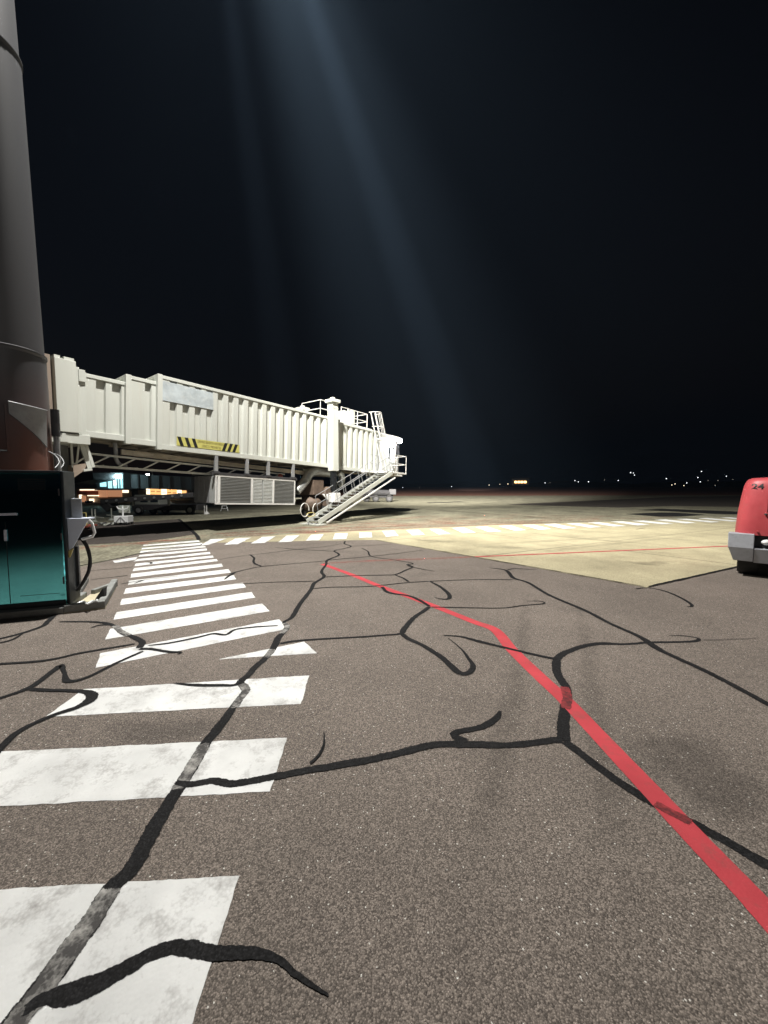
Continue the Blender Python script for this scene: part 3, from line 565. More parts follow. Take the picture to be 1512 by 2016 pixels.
# caged ladder to the roof
lb = plane_pt(756, 922, -0.22); lt = plane_pt(734, 812, -0.22)
ld = (lt - lb); lu = ld.normalized(); lx = bd
lad = MB()
for o in (-0.21, 0.21): lad.bar(lb + lx * o, lt + lx * o, 0.05, 0.04)
lad = lad.build('ladder', 'white_frame', br)
for i in range(11):
    p = lb + ld * (0.04 + 0.056 * i); MB().tube(p - lx * 0.2, p + lx * 0.2, 0.014, n=6).build('rung', 'white_frame', lad)
def hoop(f): 
    c = lb + ld * f
    return [c + lx * (0.36 * math.cos(a)) - bn * (0.62 * math.sin(a) - 0.02) for a in [math.pi * k / 12 for k in range(13)]]
for f in (0.52, 0.74, 0.985): MB().path(hoop(f), 0.02, 6).build('cage_hoop', 'white_frame', lad)
for k in range(1, 12, 2):
    a = hoop(0.52)[k]; b = hoop(0.985)[k]; MB().bar(a, b, 0.03, 0.015, bn).build('cage_bar', 'white_frame', lad)

# columns and bogie
def vcol(px, ytop, l, name):
    s = bs(px, l); b = BF(s, l, 0); b.z = 0
    zt = plane_pt(px, ytop, l).z; zb = 2.85
    c = MB().box((-0.215, -0.215, zb), (0.215, 0.215, zt - 0.3), Fr(b, dh, bn, (0, 0, 1))).build('support_column', 'cream_rib', br, 0.015)
    MB().box((-0.31, -0.31, zt - 0.301), (0.31, 0.31, zt - 0.13), Fr(b, dh, bn, (0, 0, 1))).box((-0.1, -0.1, zt - 0.131), (0.1, 0.1, zt), Fr(b, dh, bn, (0, 0, 1))).build('column_cap', 'cream_rib', c, 0.015)
    MB().box((-0.225, -0.225, zt - 0.62), (0.225, 0.225, zt - 0.58), Fr(b, dh, bn, (0, 0, 1))).build('column_band', 'cream_rib', c)
    MB().tube(V((b.x, b.y, 1.75)), V((b.x, b.y, zb)), 0.185, n=20).build('lift_sleeve', 'piston', c, smooth=True)
    MB().tube(V((b.x, b.y, 0.95)), V((b.x, b.y, 1.76)), 0.14, n=20).build('lift_piston', 'piston', c, smooth=True)
    return b
cA = vcol(657, 783, -0.24, 'a'); cB = vcol(598, 799, WD + 0.24, 'b')
cm = (cA + cB) / 2
MB().box((-0.28, -1.75, 0.85), (0.28, 1.75, 1.2), Fr(cm, dh, bn, (0, 0, 1))).box((-0.5, -0.6, 0.55), (0.5, 0.6, 0.86), Fr(cm, dh, bn, (0, 0, 1))).build('bogie_beam', 'brown_machinery', br, 0.03)
MB().tube(cm + V((0, 0, 1.55)) - bn * 1.1, cm + V((0, 0, 1.55)) + bn * 1.0, 0.42, n=20).build('drive_drum', 'brown_machinery', br, smooth=True)
MB().sphere(cm + V((0, 0, 1.0)) - dh * 0.9 - bn * 0.4, 0.62, 14, 8, (1.0, 0.8, 0.75)).build('hose_cover', 'brown_machinery', br, smooth=True)
MB().box((-1.15, -0.9, 1.5), (-0.35, 0.6, 2.35), Fr(cm, dh, bn, (0, 0, 1))).build('control_cabinet', 'brown_machinery', br, 0.03)
def wheel(c, ax, r, w, parent, hub='grey_steel'):
    ax = ax.normalized(); u = V((0, 0, 1)); v = ax.cross(u)
    prof = [(0.55, -0.5), (0.9, -0.5), (1.0, -0.32), (1.0, 0.32), (0.9, 0.5), (0.55, 0.5)]
    rings = [[c + (u * math.cos(2 * math.pi * k / 24) + v * math.sin(2 * math.pi * k / 24)) * r * f + ax * w * o for k in range(24)] for f, o in prof]
    ty = MB().loft(rings, False).build('tyre', 'rubber', parent, smooth=True, sharp=50)
    MB().tube(c - ax * w * 0.33, c + ax * w * 0.33, r * 0.56, n=20).tube(c - ax * w * 0.45, c + ax * w * 0.45, r * 0.2, n=12).build('rim', hub, ty)
    return ty
for l in (-0.62, 0.62):
    for off in (0,):
        wheel(cm + dh * (0.0) + bn * (l * 1.25) + V((0, 0, 0.46)), bn, 0.46, 0.34, br, 'dark_steel')
wheel(cm - dh * 0.95 - bn * 0.3 + V((0, 0, 0.45)), bn * 0.9 + dh * 0.35, 0.45, 0.32, br, 'dark_steel')
MB().box((-0.34, -0.55, 1.1), (0.1, -0.05, 1.62), Fr(cA + bn * 0.1, dh, bn, (0, 0, 1))).prism([cA + V((-0.75, 0.1, 1.55)), cA + V((-0.4, 0.1, 1.55)), cA + V((-0.4, 0.1, 1.2))], (0.1, -0.1, 0)).build('junction_box', 'white_frame', br, 0.01)
def loop(c, rx, rz, m, r=0.02, a0=0, a1=2 * math.pi):
    return MB().path([c + dh * (rx * math.cos(a0 + (a1 - a0) * k / 20)) + V((0, 0, rz * math.sin(a0 + (a1 - a0) * k / 20))) for k in range(21)], r, 6).build('cable_loop', m, br)
lc = plane_pt(600, 1004, -0.9)
loop(lc, 0.27, 0.34, 'white_frame', 0.022, -0.1, 5.6); loop(lc + dh * 0.75 - V((0, 0, .02)), 0.22, 0.32, 'white_frame', 0.02, 1.6, 5.6); loop(lc + dh * 0.4 - V((0, 0, 0.25)), 0.28, 0.1, 'yellow_rail', 0.02)
# flexible silver duct from the air unit into the tunnel
def bent(pts, r, name, m, parent, n=16):
    sm = [p for p, w in catmull([V(p) for p in pts], [0] * len(pts), lambda b: 0.09)]
    return MB().path(sm, [r * (1.0 + (0.06 if i % 2 else 0)) for i in range(len(sm))], n).build(name, m, parent, smooth=True, sharp=60)
bent([plane_pt(583, 968, 0.6), plane_pt(600, 948, 0.6), plane_pt(610, 933, 0.6), plane_pt(624, 928, 0.6), plane_pt(645, 931, 0.6), plane_pt(652, 931, 0.7)], 0.24, 'air_duct', 'galvanised', br)
bent([plane_pt(666, 930, 0.5), plane_pt(672, 936, 0.5), plane_pt(672, 948, 0.55), plane_pt(664, 958, 0.6)], 0.2, 'air_duct', 'galvanised', br)

# rotunda end at the left
ra = bs(110, 0.05); zt_ = plane_pt(112, 703, 0.05).z; zb_ = plane_pt(118, 849, 0.05).z
rc = BF(bs(138, 0.1), 1.25, 0)
def ring(c, r, z, n=10, a0=0.0): return [V((c.x + r * math.cos(a0 + 2 * math.pi * k / n), c.y + r * math.sin(a0 + 2 * math.pi * k / n), z)) for k in range(n)]
pA = plane_pt(110, 760, 0.05); pB = plane_pt(152, 760, 0.12); fx = V((pB.x - pA.x, pB.y - pA.y, 0)).normalized(); fy = V((-fx.y, fx.x, 0)); wdt = V((pB.x - pA.x, pB.y - pA.y, 0)).length
RF = Fr(V((pA.x, pA.y, 0)), fx, fy, (0, 0, 1))
rot = MB().box((0, 0, zb_), (wdt, 2.4, zt_), RF).build('rotunda', 'cream_paint', br, 0.015)
MB().box((wdt + 0.002, 0.08, zb_ - 0.02), (wdt + 0.11, 2.3, zt_ - 0.15), RF).box((wdt + 0.14, 0.12, zb_ - 0.03), (wdt + 0.25, 2.2, zt_ - 0.20), RF).build('rotunda_frame', 'cream_rib', rot, 0.008)
MB().box((wdt + 0.11, 0.16, zb_), (wdt + 0.139, 2.1, zt_ - 0.3), RF).build('rubber_seal', 'dark_steel', rot)
MB().box((wdt + 0.07, 0.02, zt_ - 0.62), (wdt + 0.26, 0.10, zt_ - 0.22), RF).build('shutter_box', 'cream_rib', rot, 0.01)
for a, b in ((0.06, 0.22), (0.32, 0.6)): MB().box((a, 0.2, zt_ + 0.001), (b, 0.5, zt_ + 0.13), RF).build('roof_cleat', 'cream_rib', rot)
MB().box((wdt + 0.3, 0.25, zt_ - 0.5), (wdt + 0.62, 0.45, zt_ - 0.32), RF).build('roof_cleat', 'cream_rib', rot)
MB().box((-0.25, 0.05, zb_ - 0.36), (wdt + 0.32, 2.3, zb_ - 0.04), RF).build('rotunda_beam', 'cream_rib', rot, 0.012)
MB().prism([RF(0.1, 0.03, zb_ - 0.05), RF(0.18, 0.03, zb_ - 0.05), RF(0.27, 0.03, zb_ - 0.33), RF(0.03, 0.03, zb_ - 0.33)], fy * -0.05).build('lifting_lug', 'cream_rib', rot)
MB().tube(RF(-0.3, 0.0, zb_ + 0.04), RF(0.02, 0.0, zb_ + 0.04), 0.05).build('drain_pipe', 'cream_rib', rot)
MB().box((-3.5, 0.25, zb_ + 0.1), (-0.03, 2.5, zt_ + 0.10), RF).build('fixed_walkway', 'brown_cladding_and_shade', rot)  # brown colour carries the shading of the unlit walkway
MB().tube(RF(0.35, 1.3, 0), RF(0.35, 1.3, zb_ - 0.36), 0.32, n=20).build('rotunda_pedestal', 'terminal_grey', rot, smooth=True)
# struts under the rotunda
sp = RF(wdt * 0.6, 0.1, 0)
for (x0, y0, x1, y1, w) in ((158, 868, 176, 922, 0.13), (168, 872, 184, 920, 0.09), (140, 872, 143, 920, 0.06), (143, 916, 168, 900, 0.05), (156, 870, 150, 918, 0.05)):
    MB().bar(plane_pt(x0, y0, 0.5), plane_pt(x1, y1, 0.5), w).build('strut', 'cream_rib', rot)
MB().prism([plane_pt(144, 915, 0.45), plane_pt(172, 912, 0.45), plane_pt(166, 926, 0.45), plane_pt(145, 941, 0.45)], bn * 0.7).build('bracket', 'brown_cladding_and_shade', rot)
MB().bar(plane_pt(164, 926, 0.45), plane_pt(181, 924, 0.45), 0.08).build('strut', 'cream_rib', rot)

# cable truss slung below the tunnel
truss = MB()
def tline(x0, y0, x1, y1, l): return plane_pt(x0, y0, l), plane_pt(x1, y1, l)
tr = None
for l, sc2 in ((0.75, 1), (1.55, 1)):
    a0, a1 = tline(176, 893, 560, 934, l); b0, b1 = tline(176, 917, 560, 944, l)
    if tr is None:
        tr = MB().bar(b0, b1, 0.085).build('cable_truss', 'cream_rib', br)
    else: MB().bar(b0, b1, 0.075).build('chord', 'cream_rib', tr)
    MB().bar(a0, a1, 0.07).build('chord', 'cream_rib', tr)
    for i in range(10):
        f = i / 10; g = (i + 0.75) / 10
        MB().bar(b0 + (b1 - b0) * f, a0 + (a1 - a0) * g, 0.05).build('brace', 'cream_rib', tr)
for i in range(8):
    f = (i + 0.2) / 8; MB().bar(b0 + (b1 - b0) * f, b0 + (b1 - b0) * f - bn * 0.8, 0.05).build('brace', 'cream_rib', tr)
MB().bar(plane_pt(238, 890, 0.9), plane_pt(640, 936, 0.9), 0.16, 0.2).build('cable_tray', 'underside', tr)
bent([plane_pt(226, 872, 0.9), plane_pt(228, 890, 0.9), plane_pt(229, 905, 0.9), plane_pt(237, 915, 0.9), plane_pt(250, 917, 0.9)], 0.07, 'conduit', 'grey_steel', tr, 8)

# panels on the near wall
g0 = bpx(315, 748, -0.02); g1 = bpx(420, 774, -0.02); g2 = bpx(315, 787, -0.02); g3 = bpx(420, 807, -0.02)
MB().add([BF(s, l, u) for l in (-0.025, -0.005) for s, u in (g0, g1, g3, g2)], [(0, 1, 2, 3), (4, 7, 6, 5), (0, 4, 5, 1), (1, 5, 6, 2), (2, 6, 7, 3), (3, 7, 4, 0)]).build('faded_sign', 'faded_panel', br)
ya, yb = bpx(348, 866, -0.03), bpx(471, 893, -0.03); s_a, s_b = ya[0], yb[0]; ub, ut = 0.085, 0.44
sgn = MB().box((s_a, -0.032, ub), (s_b, -0.012, ut), BF).build('warning_sign', 'sign_yellow', br)
Ls = s_b - s_a
for k in range(3):
    w_ = Ls * 0.05
    x0 = s_a + Ls * (0.005 + 0.105 * k); MB().prism([BF(x0, -0.033, ut), BF(x0 + w_, -0.033, ut), BF(x0 + w_ * 1.95, -0.033, ub), BF(x0 + w_ * 0.95, -0.033, ub)], bn * -0.003).build('hazard_stripe', 'sign_black', sgn)
    x1 = s_b - Ls * (0.075 + 0.09 * k) - w_; MB().prism([BF(x1 + w_ * 0.95, -0.033, ut), BF(x1 + w_ * 1.95, -0.033, ut), BF(x1 + w_, -0.033, ub), BF(x1, -0.033, ub)], bn * -0.003).build('hazard_stripe', 'sign_black', sgn)
mid = s_a + Ls * 0.53
text('lettering', 'DRIVING BENEATH AEROBRIDGE', 0.14, Fr(BF(mid - 0.02, -0.0345, ut - 0.095), bd, bw, -bn), 'faded_letter', sgn, 0.003, sx=Ls * 0.43 / 2.05)
text('lettering', 'STRICTLY PROHIBITED', 0.14, Fr(BF(mid, -0.0345, ub + 0.095), bd, bw, -bn), 'faded_letter', sgn, 0.003, sx=Ls * 0.43 / 2.05)

# roof equipment
def roof_rail_set(pts, parent): return railing(pts, 0.95, parent, 'white_frame', 0.024, (0.5,), 'roof_railing')
rr = [BF(bs(x, 0.3), 0.3, H - 0.06) for x in (670, 683, 702, 721)]
roof_rail_set(rr + [BF(bs(721, 0.3), 1.9, H - 0.06)], br)
roof_rail_set([BF(bs(629, 0.4), 0.4, H + 0.04), BF(bs(650, 0.4), 0.4, H + 0.04)], br)
roof_rail_set([BF(bs(629, 0.4), 0.4, H + 0.04), BF(bs(629, 0.4), 2.0, H + 0.04)], br)
MB().box((bs(669, 0.3), 0.2, H - 0.158), (bs(728, 0.3), 0.34, H - 0.0), BF).build('roof_kerb', 'cream_rib', br, 0.01)
ru = MB().box((bs(676, 0.9), 0.9, H - 0.05), (bs(689, 0.9), 1.7, H + 0.95), BF).build('roof_air_unit', 'louvre_light', br, 0.02)
MB().box((bs(690, 0.7) , 0.7, H - 0.05), (bs(697, 0.7), 1.5, H + 1.0), BF).build('roof_cabinet', 'cream_rib', br, 0.015)
MB().box((bs(705, 0.9), 0.9, H - 0.05), (bs(722, 0.9), 1.9, H + 0.2), BF).build('roof_hatch', 'cream_rib', br, 0.015)
MB().box((bs(640, 0.8), 0.8, H + 0.02), (bs(650, 0.8), 1.5, H + 0.3), BF).build('roof_box', 'cream_rib', br, 0.015)
MB().box((bs(505, 0.5), 0.5, H + 0.02), (bs(507, 0.5), 0.7, H + 0.16), BF).build('roof_cleat', 'cream_rib', br)

# ------------------------------------------------------------------ air conditioning unit hung under the bridge
a0, a1 = bpx(424, 938, 0.0), bpx(581, 948, 0.0)
us0, us1 = a0[0], a1[0]; ut_ = -0.98; ub_ = ut_ - 1.28
ac = thing('air_conditioning_unit', BF((us0 + us1) / 2, 1.0, ub_), 'grey louvred air conditioning unit slung on struts under the boarding bridge', 'air conditioner')
body = MB().box((us0 + 0.04, 0.04, ub_ + 0.03), (us1 - 0.04, 1.95, ut_ - 0.03), BF).build('casing', 'grey_steel', ac)
fx_ = [0, 0.195, 0.21, 0.505, 0.535, 0.73, 0.755, 0.985]
Lu = us1 - us0
def pane(f0, f1, m, nl):
    s0, s1 = us0 + Lu * f0, us0 + Lu * f1
    pn = MB().box((s0, 0.0, ub_ + 0.07), (s1, 0.039, ut_ - 0.07), BF).build('grille_panel', m, ac)
    for i in range(nl):
        z = ub_ + 0.10 + (ut_ - ub_ - 0.2) * (i + 0.5) / nl
        MB().prism([BF(s0 + 0.02, -0.0005, z - 0.02), BF(s0 + 0.02, -0.016, z), BF(s0 + 0.02, -0.0005, z + 0.012)], bd * (s1 - s0 - 0.04)).build('slat', m, pn)
pane(0.055, 0.40, 'louvre_grey', 16); pane(0.43, 0.545, 'louvre_light', 16); pane(0.555, 0.675, 'louvre_light', 16); pane(0.705, 0.985, 'louvre_grey', 16)
def frame_bar(s0, s1, u0, u1, m='white_frame'): MB().box((s0, -0.02, u0), (s1, 0.05, u1), BF).build('frame_bar', m, ac, 0.005)
frame_bar(us0, us1, ut_ - 0.068, ut_); frame_bar(us0, us1, ub_, ub_ + 0.068)
for f0, f1 in ((0, 0.012), (0.025, 0.052), (0.403, 0.427), (0.68, 0.702), (0.987, 1.0)):
    frame_bar(us0 + Lu * f0, us0 + Lu * f1, ub_ + 0.069, ut_ - 0.069)
for i in range(4): MB().box((us0 + 0.01, 0.06 + 0.48 * i, ub_ + 0.06), (us0 + 0.039, 0.06 + 0.48 * i + 0.44, ut_ - 0.06), BF).build('side_panel', ('louvre_light', 'grey_steel', 'grey_steel', 'grey_steel')[i], ac, 0.004)
MB().box((us0 - 0.15, -0.03, ut_ + 0.001), (us1 + 0.1, 0.09, ut_ + 0.12), BF).box((us0 - 0.15, 1.8, ut_ + 0.001), (us1 + 0.1, 1.92, ut_ + 0.12), BF).build('hanger_beam', 'dark_steel', ac)
for px in (427, 488, 530, 579):
    s = bs(px, 0.0); MB().box((s - 0.07, -0.01, ut_ + 0.121), (s + 0.07, 0.10, -0.141), BF).build('hanger_strut', 'grey_steel', ac)
    MB().box((s - 0.13, -0.05, ut_ + 0.06), (s + 0.13, 0.12, ut_ + 0.16), BF).build('clamp', 'dark_steel', ac)
MB().sphere(BF(bs(553, 0.5), 0.5, ut_ + 0.18), 0.13, 10, 6).build('warning_beacon', 'rust_red', ac)

# ------------------------------------------------------------------ high mast at the left
mx_, my_ = -6.93, 7.15
mast = thing('floodlight_mast', (mx_, my_, 0), 'thick round floodlight mast rising behind the dark teal cabinet', 'mast')
MC = V((mx_, my_, 0))
def cyl(z0, z1, r0, r1, name, m='mast_paint', parent=mast, n=40):
    return MB().loft([ring(MC, r0, z0, n), ring(MC, r1, z1, n)]).build(name, m, parent, smooth=True)
cyl(0.02, 4.42, 0.655, 0.61, 'shaft_section'); cyl(4.40, 9.6, 0.59, 0.50, 'shaft_section'); cyl(9.5, 15.2, 0.48, 0.36, 'shaft_section'); cyl(15.1, 21.0, 0.345, 0.26, 'shaft_section')
MB().loft([ring(MC, 0.9, 0.0, 40), ring(MC, 0.9, 0.06, 40)]).build('base_flange', 'grey_steel', mast)
def patch(a0, a1, ztop, zb0, zb1, r, m, name, lip=True):
    """curved plate welded on the shaft, its lower edge running from zb0 to zb1"""
    n = 10; vs = []; fs = []
    for i in range(n + 1):
        t = i / n; a = a0 + (a1 - a0) * t; zb = zb0 + (zb1 - zb0) * t; zt = ztop + 0.05 * (1 - t) ** 2
        d = V((math.cos(a), math.sin(a), 0))
        vs += [MC + d * (r + 0.03) + V((0, 0, zt)), MC + d * (r + 0.006) + V((0, 0, zb)), MC + d * (r - 0.02) + V((0, 0, zb)), MC + d * (r - 0.02) + V((0, 0, zt))]
        if i:
            k = 4 * i; fs += [(k - 4, k, k + 1, k - 3), (k - 3, k + 1, k + 2, k - 2), (k - 4, k - 1, k + 3, k)]
    fs += [(0, 1, 2, 3), (4 * n, 4 * n + 3, 4 * n + 2, 4 * n + 1)]
    p = MB().add(vs, fs).build(name, m, mast)
    if lip: MB().path([MC + V((math.cos(a0 + (a1 - a0) * i / n), math.sin(a0 + (a1 - a0) * i / n), 0)) * (r + 0.035) + V((0, 0, ztop + 0.05 * (1 - i / n) ** 2)) for i in range(n + 1)], 0.012, 6).build('plate_lip', 'grey_steel', p)
    return p
fac = math.atan2(-my_, -mx_)     # angle of the side that faces the camera
patch(fac + 0.06, fac + 0.95, 3.40, 3.25, 2.72, 0.643, 'grey_steel', 'gusset_plate'); patch(fac - 0.52, fac - 1.5, 3.40, 3.2, 2.72, 0.643, 'grey_steel', 'gusset_plate')
patch(fac - 0.42, fac - 0.02, 2.62, 2.60, 2.60, 0.655, 'grey_steel', 'door_sill', False)
for a in (fac - 0.44, fac - 0.0):
    d = V((math.cos(a), math.sin(a), 0)); MB().bar(MC + d * 0.655 + V((0, 0, 2.6)), MC + d * 0.645 + V((0, 0, 3.4)), 0.03).build('door_edge', 'mast_paint', mast)
for k, (a, r_) in enumerate(((fac + 1.32, 0.05), (fac + 1.48, 0.035))):
    d = V((math.cos(a), math.sin(a), 0)); MB().tube(MC + d * 0.72 + V((0, 0, 0.05)), MC + d * 0.70 + V((0, 0, 3.1 - 0.5 * k)), r_, n=10).build('conduit', 'grey_steel', mast, smooth=True)
d = V((math.cos(fac + 1.2), math.sin(fac + 1.2), 0)); MB().tube(MC + d * 0.72 + V((0, 0, 2.95)), MC + d * 0.72 + V((0, 0, 3.45)), 0.07, n=12).build('conduit_box', 'dark_steel', mast, smooth=True)
for k in range(2):
    a = at(96 + 11 * k, 889 + 4 * k, 6.9); b = at(117 + 9 * k, 910 + 1 * k, 6.7); c = at(108 + 12 * k, 921, 6.55)
    bent([a, (a + b) / 2 + V((0.02, 0, 0.03)), b, c], 0.008, 'cable', 'grey_steel', mast, 8)
for z_, r_ in ((4.42, 0.615), (9.55, 0.507), (15.15, 0.372)):
    MB().loft([ring(MC, r_, z_ - 0.05, 40), ring(MC, r_ + 0.012, z_ - 0.03, 40), ring(MC, r_ + 0.012, z_ + 0.01, 40), ring(MC, r_ - 0.03, z_ + 0.03, 40)]).build('joint_collar', 'mast_paint', mast, smooth=True)
sd = V((math.cos(fac - 0.25), math.sin(fac - 0.25), 0)); MB().bar(MC + sd * 0.612 + V((0, 0, 4.5)), MC + sd * 0.497 + V((0, 0, 9.5)), 0.014, 0.014).build('weld_seam', 'mast_paint', mast)
# flood heads (above the frame)
MB().bar(MC + V((0, 0, 20.6)), MAST_HEAD + V((0, 0, 0.45)), 0.14).bar(MC + V((0, 0, 20.6)), MC * 2 - MAST_HEAD + V((0, 0, 20.5 + 20.9)), 0.14).build('lamp_arm', 'grey_steel', mast)
for k, off in enumerate(((0.0, 0.0), (0.5, 0.5), (0.2, 0.8))):
    c = MAST_HEAD + V((off[0], off[1], 0.35)); hd = MB().box((c.x - 0.22, c.y - 0.15, c.z), (c.x + 0.22, c.y + 0.15, c.z + 0.2)).build('flood_head', 'dark_steel', mast, 0.02)
    MB().box((c.x - 0.2, c.y - 0.13, c.z - 0.02), (c.x + 0.2, c.y + 0.13, c.z - 0.001)).build('flood_glass', 'lamp_white', hd)

# ------------------------------------------------------------------ teal cabinet on its plinth
k0 = G(137, 1189.5, 0.11); kx = V((0.94, 0.34, 0)).normalized(); ky = V((-kx.y, kx.x, 0)); KF = Fr(V((k0.x, k0.y, 0)), kx, ky, (0, 0, 1))
cabn = thing('equipment_cabinet', KF(-1.0, 0.2, 0), 'tall dark teal glossy steel equipment cabinet at the left edge of the apron', 'cabinet')
ch = 2.235
MB().box((-2.2, 0.0, 0.112), (-0.03, 0.40, ch - 0.03), KF).build('cabinet_body', 'cabinet_teal', cabn, 0.02)
MB().box((-0.029, -0.012, 0.112), (0.012, 0.42, ch), KF).build('corner_post', 'cabinet_edge', cabn, 0.012)
MB().box((-2.22, -0.03, ch - 0.029), (-0.03, 0.43, ch + 0.005), KF).build('top_cap', 'cabinet_edge', cabn, 0.008)
MB().box((-0.745, -0.004, 0.2), (-0.737, 0.001, 1.45), KF).build('door_gap', 'sign_black', cabn)
MB().box((-0.76, -0.022, 1.17), (-0.725, -0.001, 1.34), KF).build('door_latch', 'blue_white_metal', cabn, 0.006)
MB().box((-0.80, -0.012, 1.555), (-0.585, -0.001, 1.592), KF).build('rating_plate', 'blue_white_metal', cabn)
MB().box((-2.22, -0.03, 0.1125), (-0.04, -0.001, 0.19), KF).build('base_rail', 'cabinet_edge', cabn, 0.006)
for z_ in (0.45, 1.15, 1.85): MB().tube(KF(-0.055, -0.012, z_), KF(-0.055, -0.012, z_ + 0.11), 0.012, n=8).build('hinge', 'dark_steel', cabn)
for k in range(6): MB().box((-0.56, -0.008, 1.95 + 0.03 * k), (-0.22, 0.001, 1.962 + 0.03 * k), KF).build('vent_slot', 'sign_black', cabn)
MB().box((-0.62, -0.003, 0.30), (-0.12, 0.001, 0.306), KF).build('panel_seam', 'sign_black', cabn)
# folded hood, control post and hose at the right side of the cabinet
hd = MB().prism([KF(0.013, 0.05, 1.48), KF(0.30, 0.05, 1.48), KF(0.07, 0.05, 1.02), KF(0.013, 0.05, 0.98)], ky * 0.02).build('side_hood', 'blue_white_metal', cabn)
MB().prism([KF(0.013, 0.071, 1.48), KF(0.30, 0.071, 1.48), KF(0.30, 0.071, 1.46), KF(0.013, 0.071, 1.46)], ky * 0.25).build('hood_top', 'blue_white_metal', hd)
MB().prism([KF(0.013, 0.03, 0.97), KF(0.08, 0.03, 1.0), KF(0.03, 0.03, 0.86), KF(0.013, 0.03, 0.86)], ky * 0.02).build('hood_bracket', 'yellow_rail', hd)
MB().path([KF(0.29, 0.08, 1.45), KF(0.33, 0.08, 1.40), KF(0.36, 0.08, 1.24), KF(0.33, 0.08, 1.18), KF(0.18, 0.08, 1.14)], 0.022, 8).build('pull_handle', 'white_enamel', cabn, smooth=True)
bent([KF(0.13, 0.2, 1.15), KF(0.20, 0.2, 1.02), KF(0.24, 0.2, 0.80), KF(0.21, 0.2, 0.58), KF(0.10, 0.2, 0.36), KF(0.03, 0.2, 0.28)], 0.026, 'hose', 'rubber', cabn, 10)
MB().box((0.013, 0.30, 0.25), (0.045, 0.36, 1.0), KF).build('side_channel', 'dark_steel', cabn)
pz = MB().box((0.02, 0.20, 1.46), (0.16, 0.24, 1.80), KF).build('control_plate', 'grey_steel', cabn, 0.012)

plinth = MB()
pk = [G(-160, 1240), G(125, 1208), G(205, 1199), G(231, 1153), G(150, 1163)]
pl_ = thing('plinth', (pk[2].x - 0.8, pk[2].y + 0.2, 0), 'low concrete plinth with a raised kerb around a shallow tray beside the cabinet', 'plinth')
MB().prism([V((p.x, p.y, 0.005)) for p in (KF(-2.3, -0.17, 0), KF(-0.02, -0.17, 0), KF(-0.02, 0.8, 0), KF(-2.3, 0.8, 0))], (0, 0, 0.105)).build('plinth_block', 'kerb_concrete', pl_, 0.015)
q0 = KF(-0.018, -0.17, 0); q1 = G(207, 1199); q2 = G(232, 1152); q3 = KF(-0.018, 0.95, 0); q3.z = 0
q0, q1, q2, q3 = [V((p.x, p.y, 0.005)) for p in (q0, q1, q2, q3)]
MB().prism([q0, q1, q2, q3], (0, 0, 0.02)).build('tray_floor', 'tray_concrete', pl_)
ctr = (q0 + q1 + q2 + q3) / 4
def kerb(a, b, w, h):
    d = (b - a).normalized(); n_ = V((-d.y, d.x, 0)); 
    if n_.dot(ctr - a) < 0: n_ = -n_
    MB().prism([a, b, b + n_ * w, a + n_ * w], (0, 0, h)).build('kerb_stone', 'kerb_concrete', pl_, 0.012)
dq = (q1 - q0).normalized()
kerb(q0, q1, 0.10, 0.13); kerb(q1 + (q2 - q1).normalized() * 0.115, q2, 0.10, 0.128); kerb(q2 - dq * 0.0 - (q2 - q3).normalized() * 0.115, q3, 0.08, 0.10)
kerb(G(168, 1146) , G(150, 1176), 0.06, 0.10)
chk = MB().prism([G(176, 1186, 0.03), G(203, 1188, 0.03), G(206, 1176, 0.03), G(184, 1174, 0.03)], (0.03, 0.02, 0.0))
ca, cb_, cc = G(183, 1190, 0.028), G(209, 1186, 0.028), G(199, 1172, 0.028)
wd = MB().loft([[ca, cb_, G(210, 1174, 0.028), G(189, 1176, 0.028)], [ca * 0.35 + cb_ * 0.65 + V((0.0, 0.03, 0.24)), ca * 0.3 + cb_ * 0.7 + V((0, 0.03, 0.24)), ca * 0.3 + cb_ * 0.7 + V((0, 0.13, 0.24)), ca * 0.35 + cb_ * 0.65 + V((0, 0.13, 0.24))]]).build('wheel_chock', 'rubber', None, 0.012)
tag(wd, 'black rubber wheel chock lying in the tray beside the cabinet', 'wheel chock')
rope = bent([G(150, 1190, 0.05), G(163, 1184, 0.06), G(172, 1189, 0.14), G(182, 1183, 0.14), G(189, 1184, 0.15), G(192, 1180, 0.06)], 0.018, 'chock_rope', 'white_enamel', None, 8)
tag(rope, 'pale rope lying over the tray kerb next to the black chock', 'rope')

# ------------------------------------------------------------------ red tug number 24
tc_ = G(1436, 1134); te = V((0.71, -0.704, 0)).normalized(); tb = V((-te.y, te.x, 0))
if tb.y < 0: tb = -tb
TF = Fr(V((tc_.x, tc_.y, 0)), te, tb, (0, 0, 1))
tug = thing('airport_tug', TF(1.1, 1.6, 0), 'red airport tug numbered 24 with a grey bumper, parked at the right', 'tug')
def sup(hw, y0, y1, z, cx=1.12, n=40, e=5.0):
    cy = (y0 + y1) / 2; hy = (y1 - y0) / 2; out = []
    for k in range(n):
        a = 2 * math.pi * k / n; c, s = math.cos(a), math.sin(a)
        out.append(TF(cx + hw * math.copysign(abs(c) ** (2 / e), c), cy + hy * math.copysign(abs(s) ** (2 / e), s), z))
    return out
rings = [sup(1.10, 0.06, 3.3, 0.94, e=9), sup(1.095, 0.05, 3.3, 1.1, e=9), sup(1.07, 0.07, 3.28, 1.45, e=9), sup(1.035, 0.10, 3.25, 1.75, e=8), sup(0.995, 0.145, 3.2, 2.0, e=9), sup(0.965, 0.175, 3.15, 2.09, e=9), sup(0.93, 0.22, 3.1, 2.145, e=9), sup(0.87, 0.29, 3.0, 2.175, e=9), sup(0.6, 0.55, 2.8, 2.20, e=6)]
tug_body = MB().loft(rings).build('body', 'red_gse', tug, smooth=True, sharp=40)
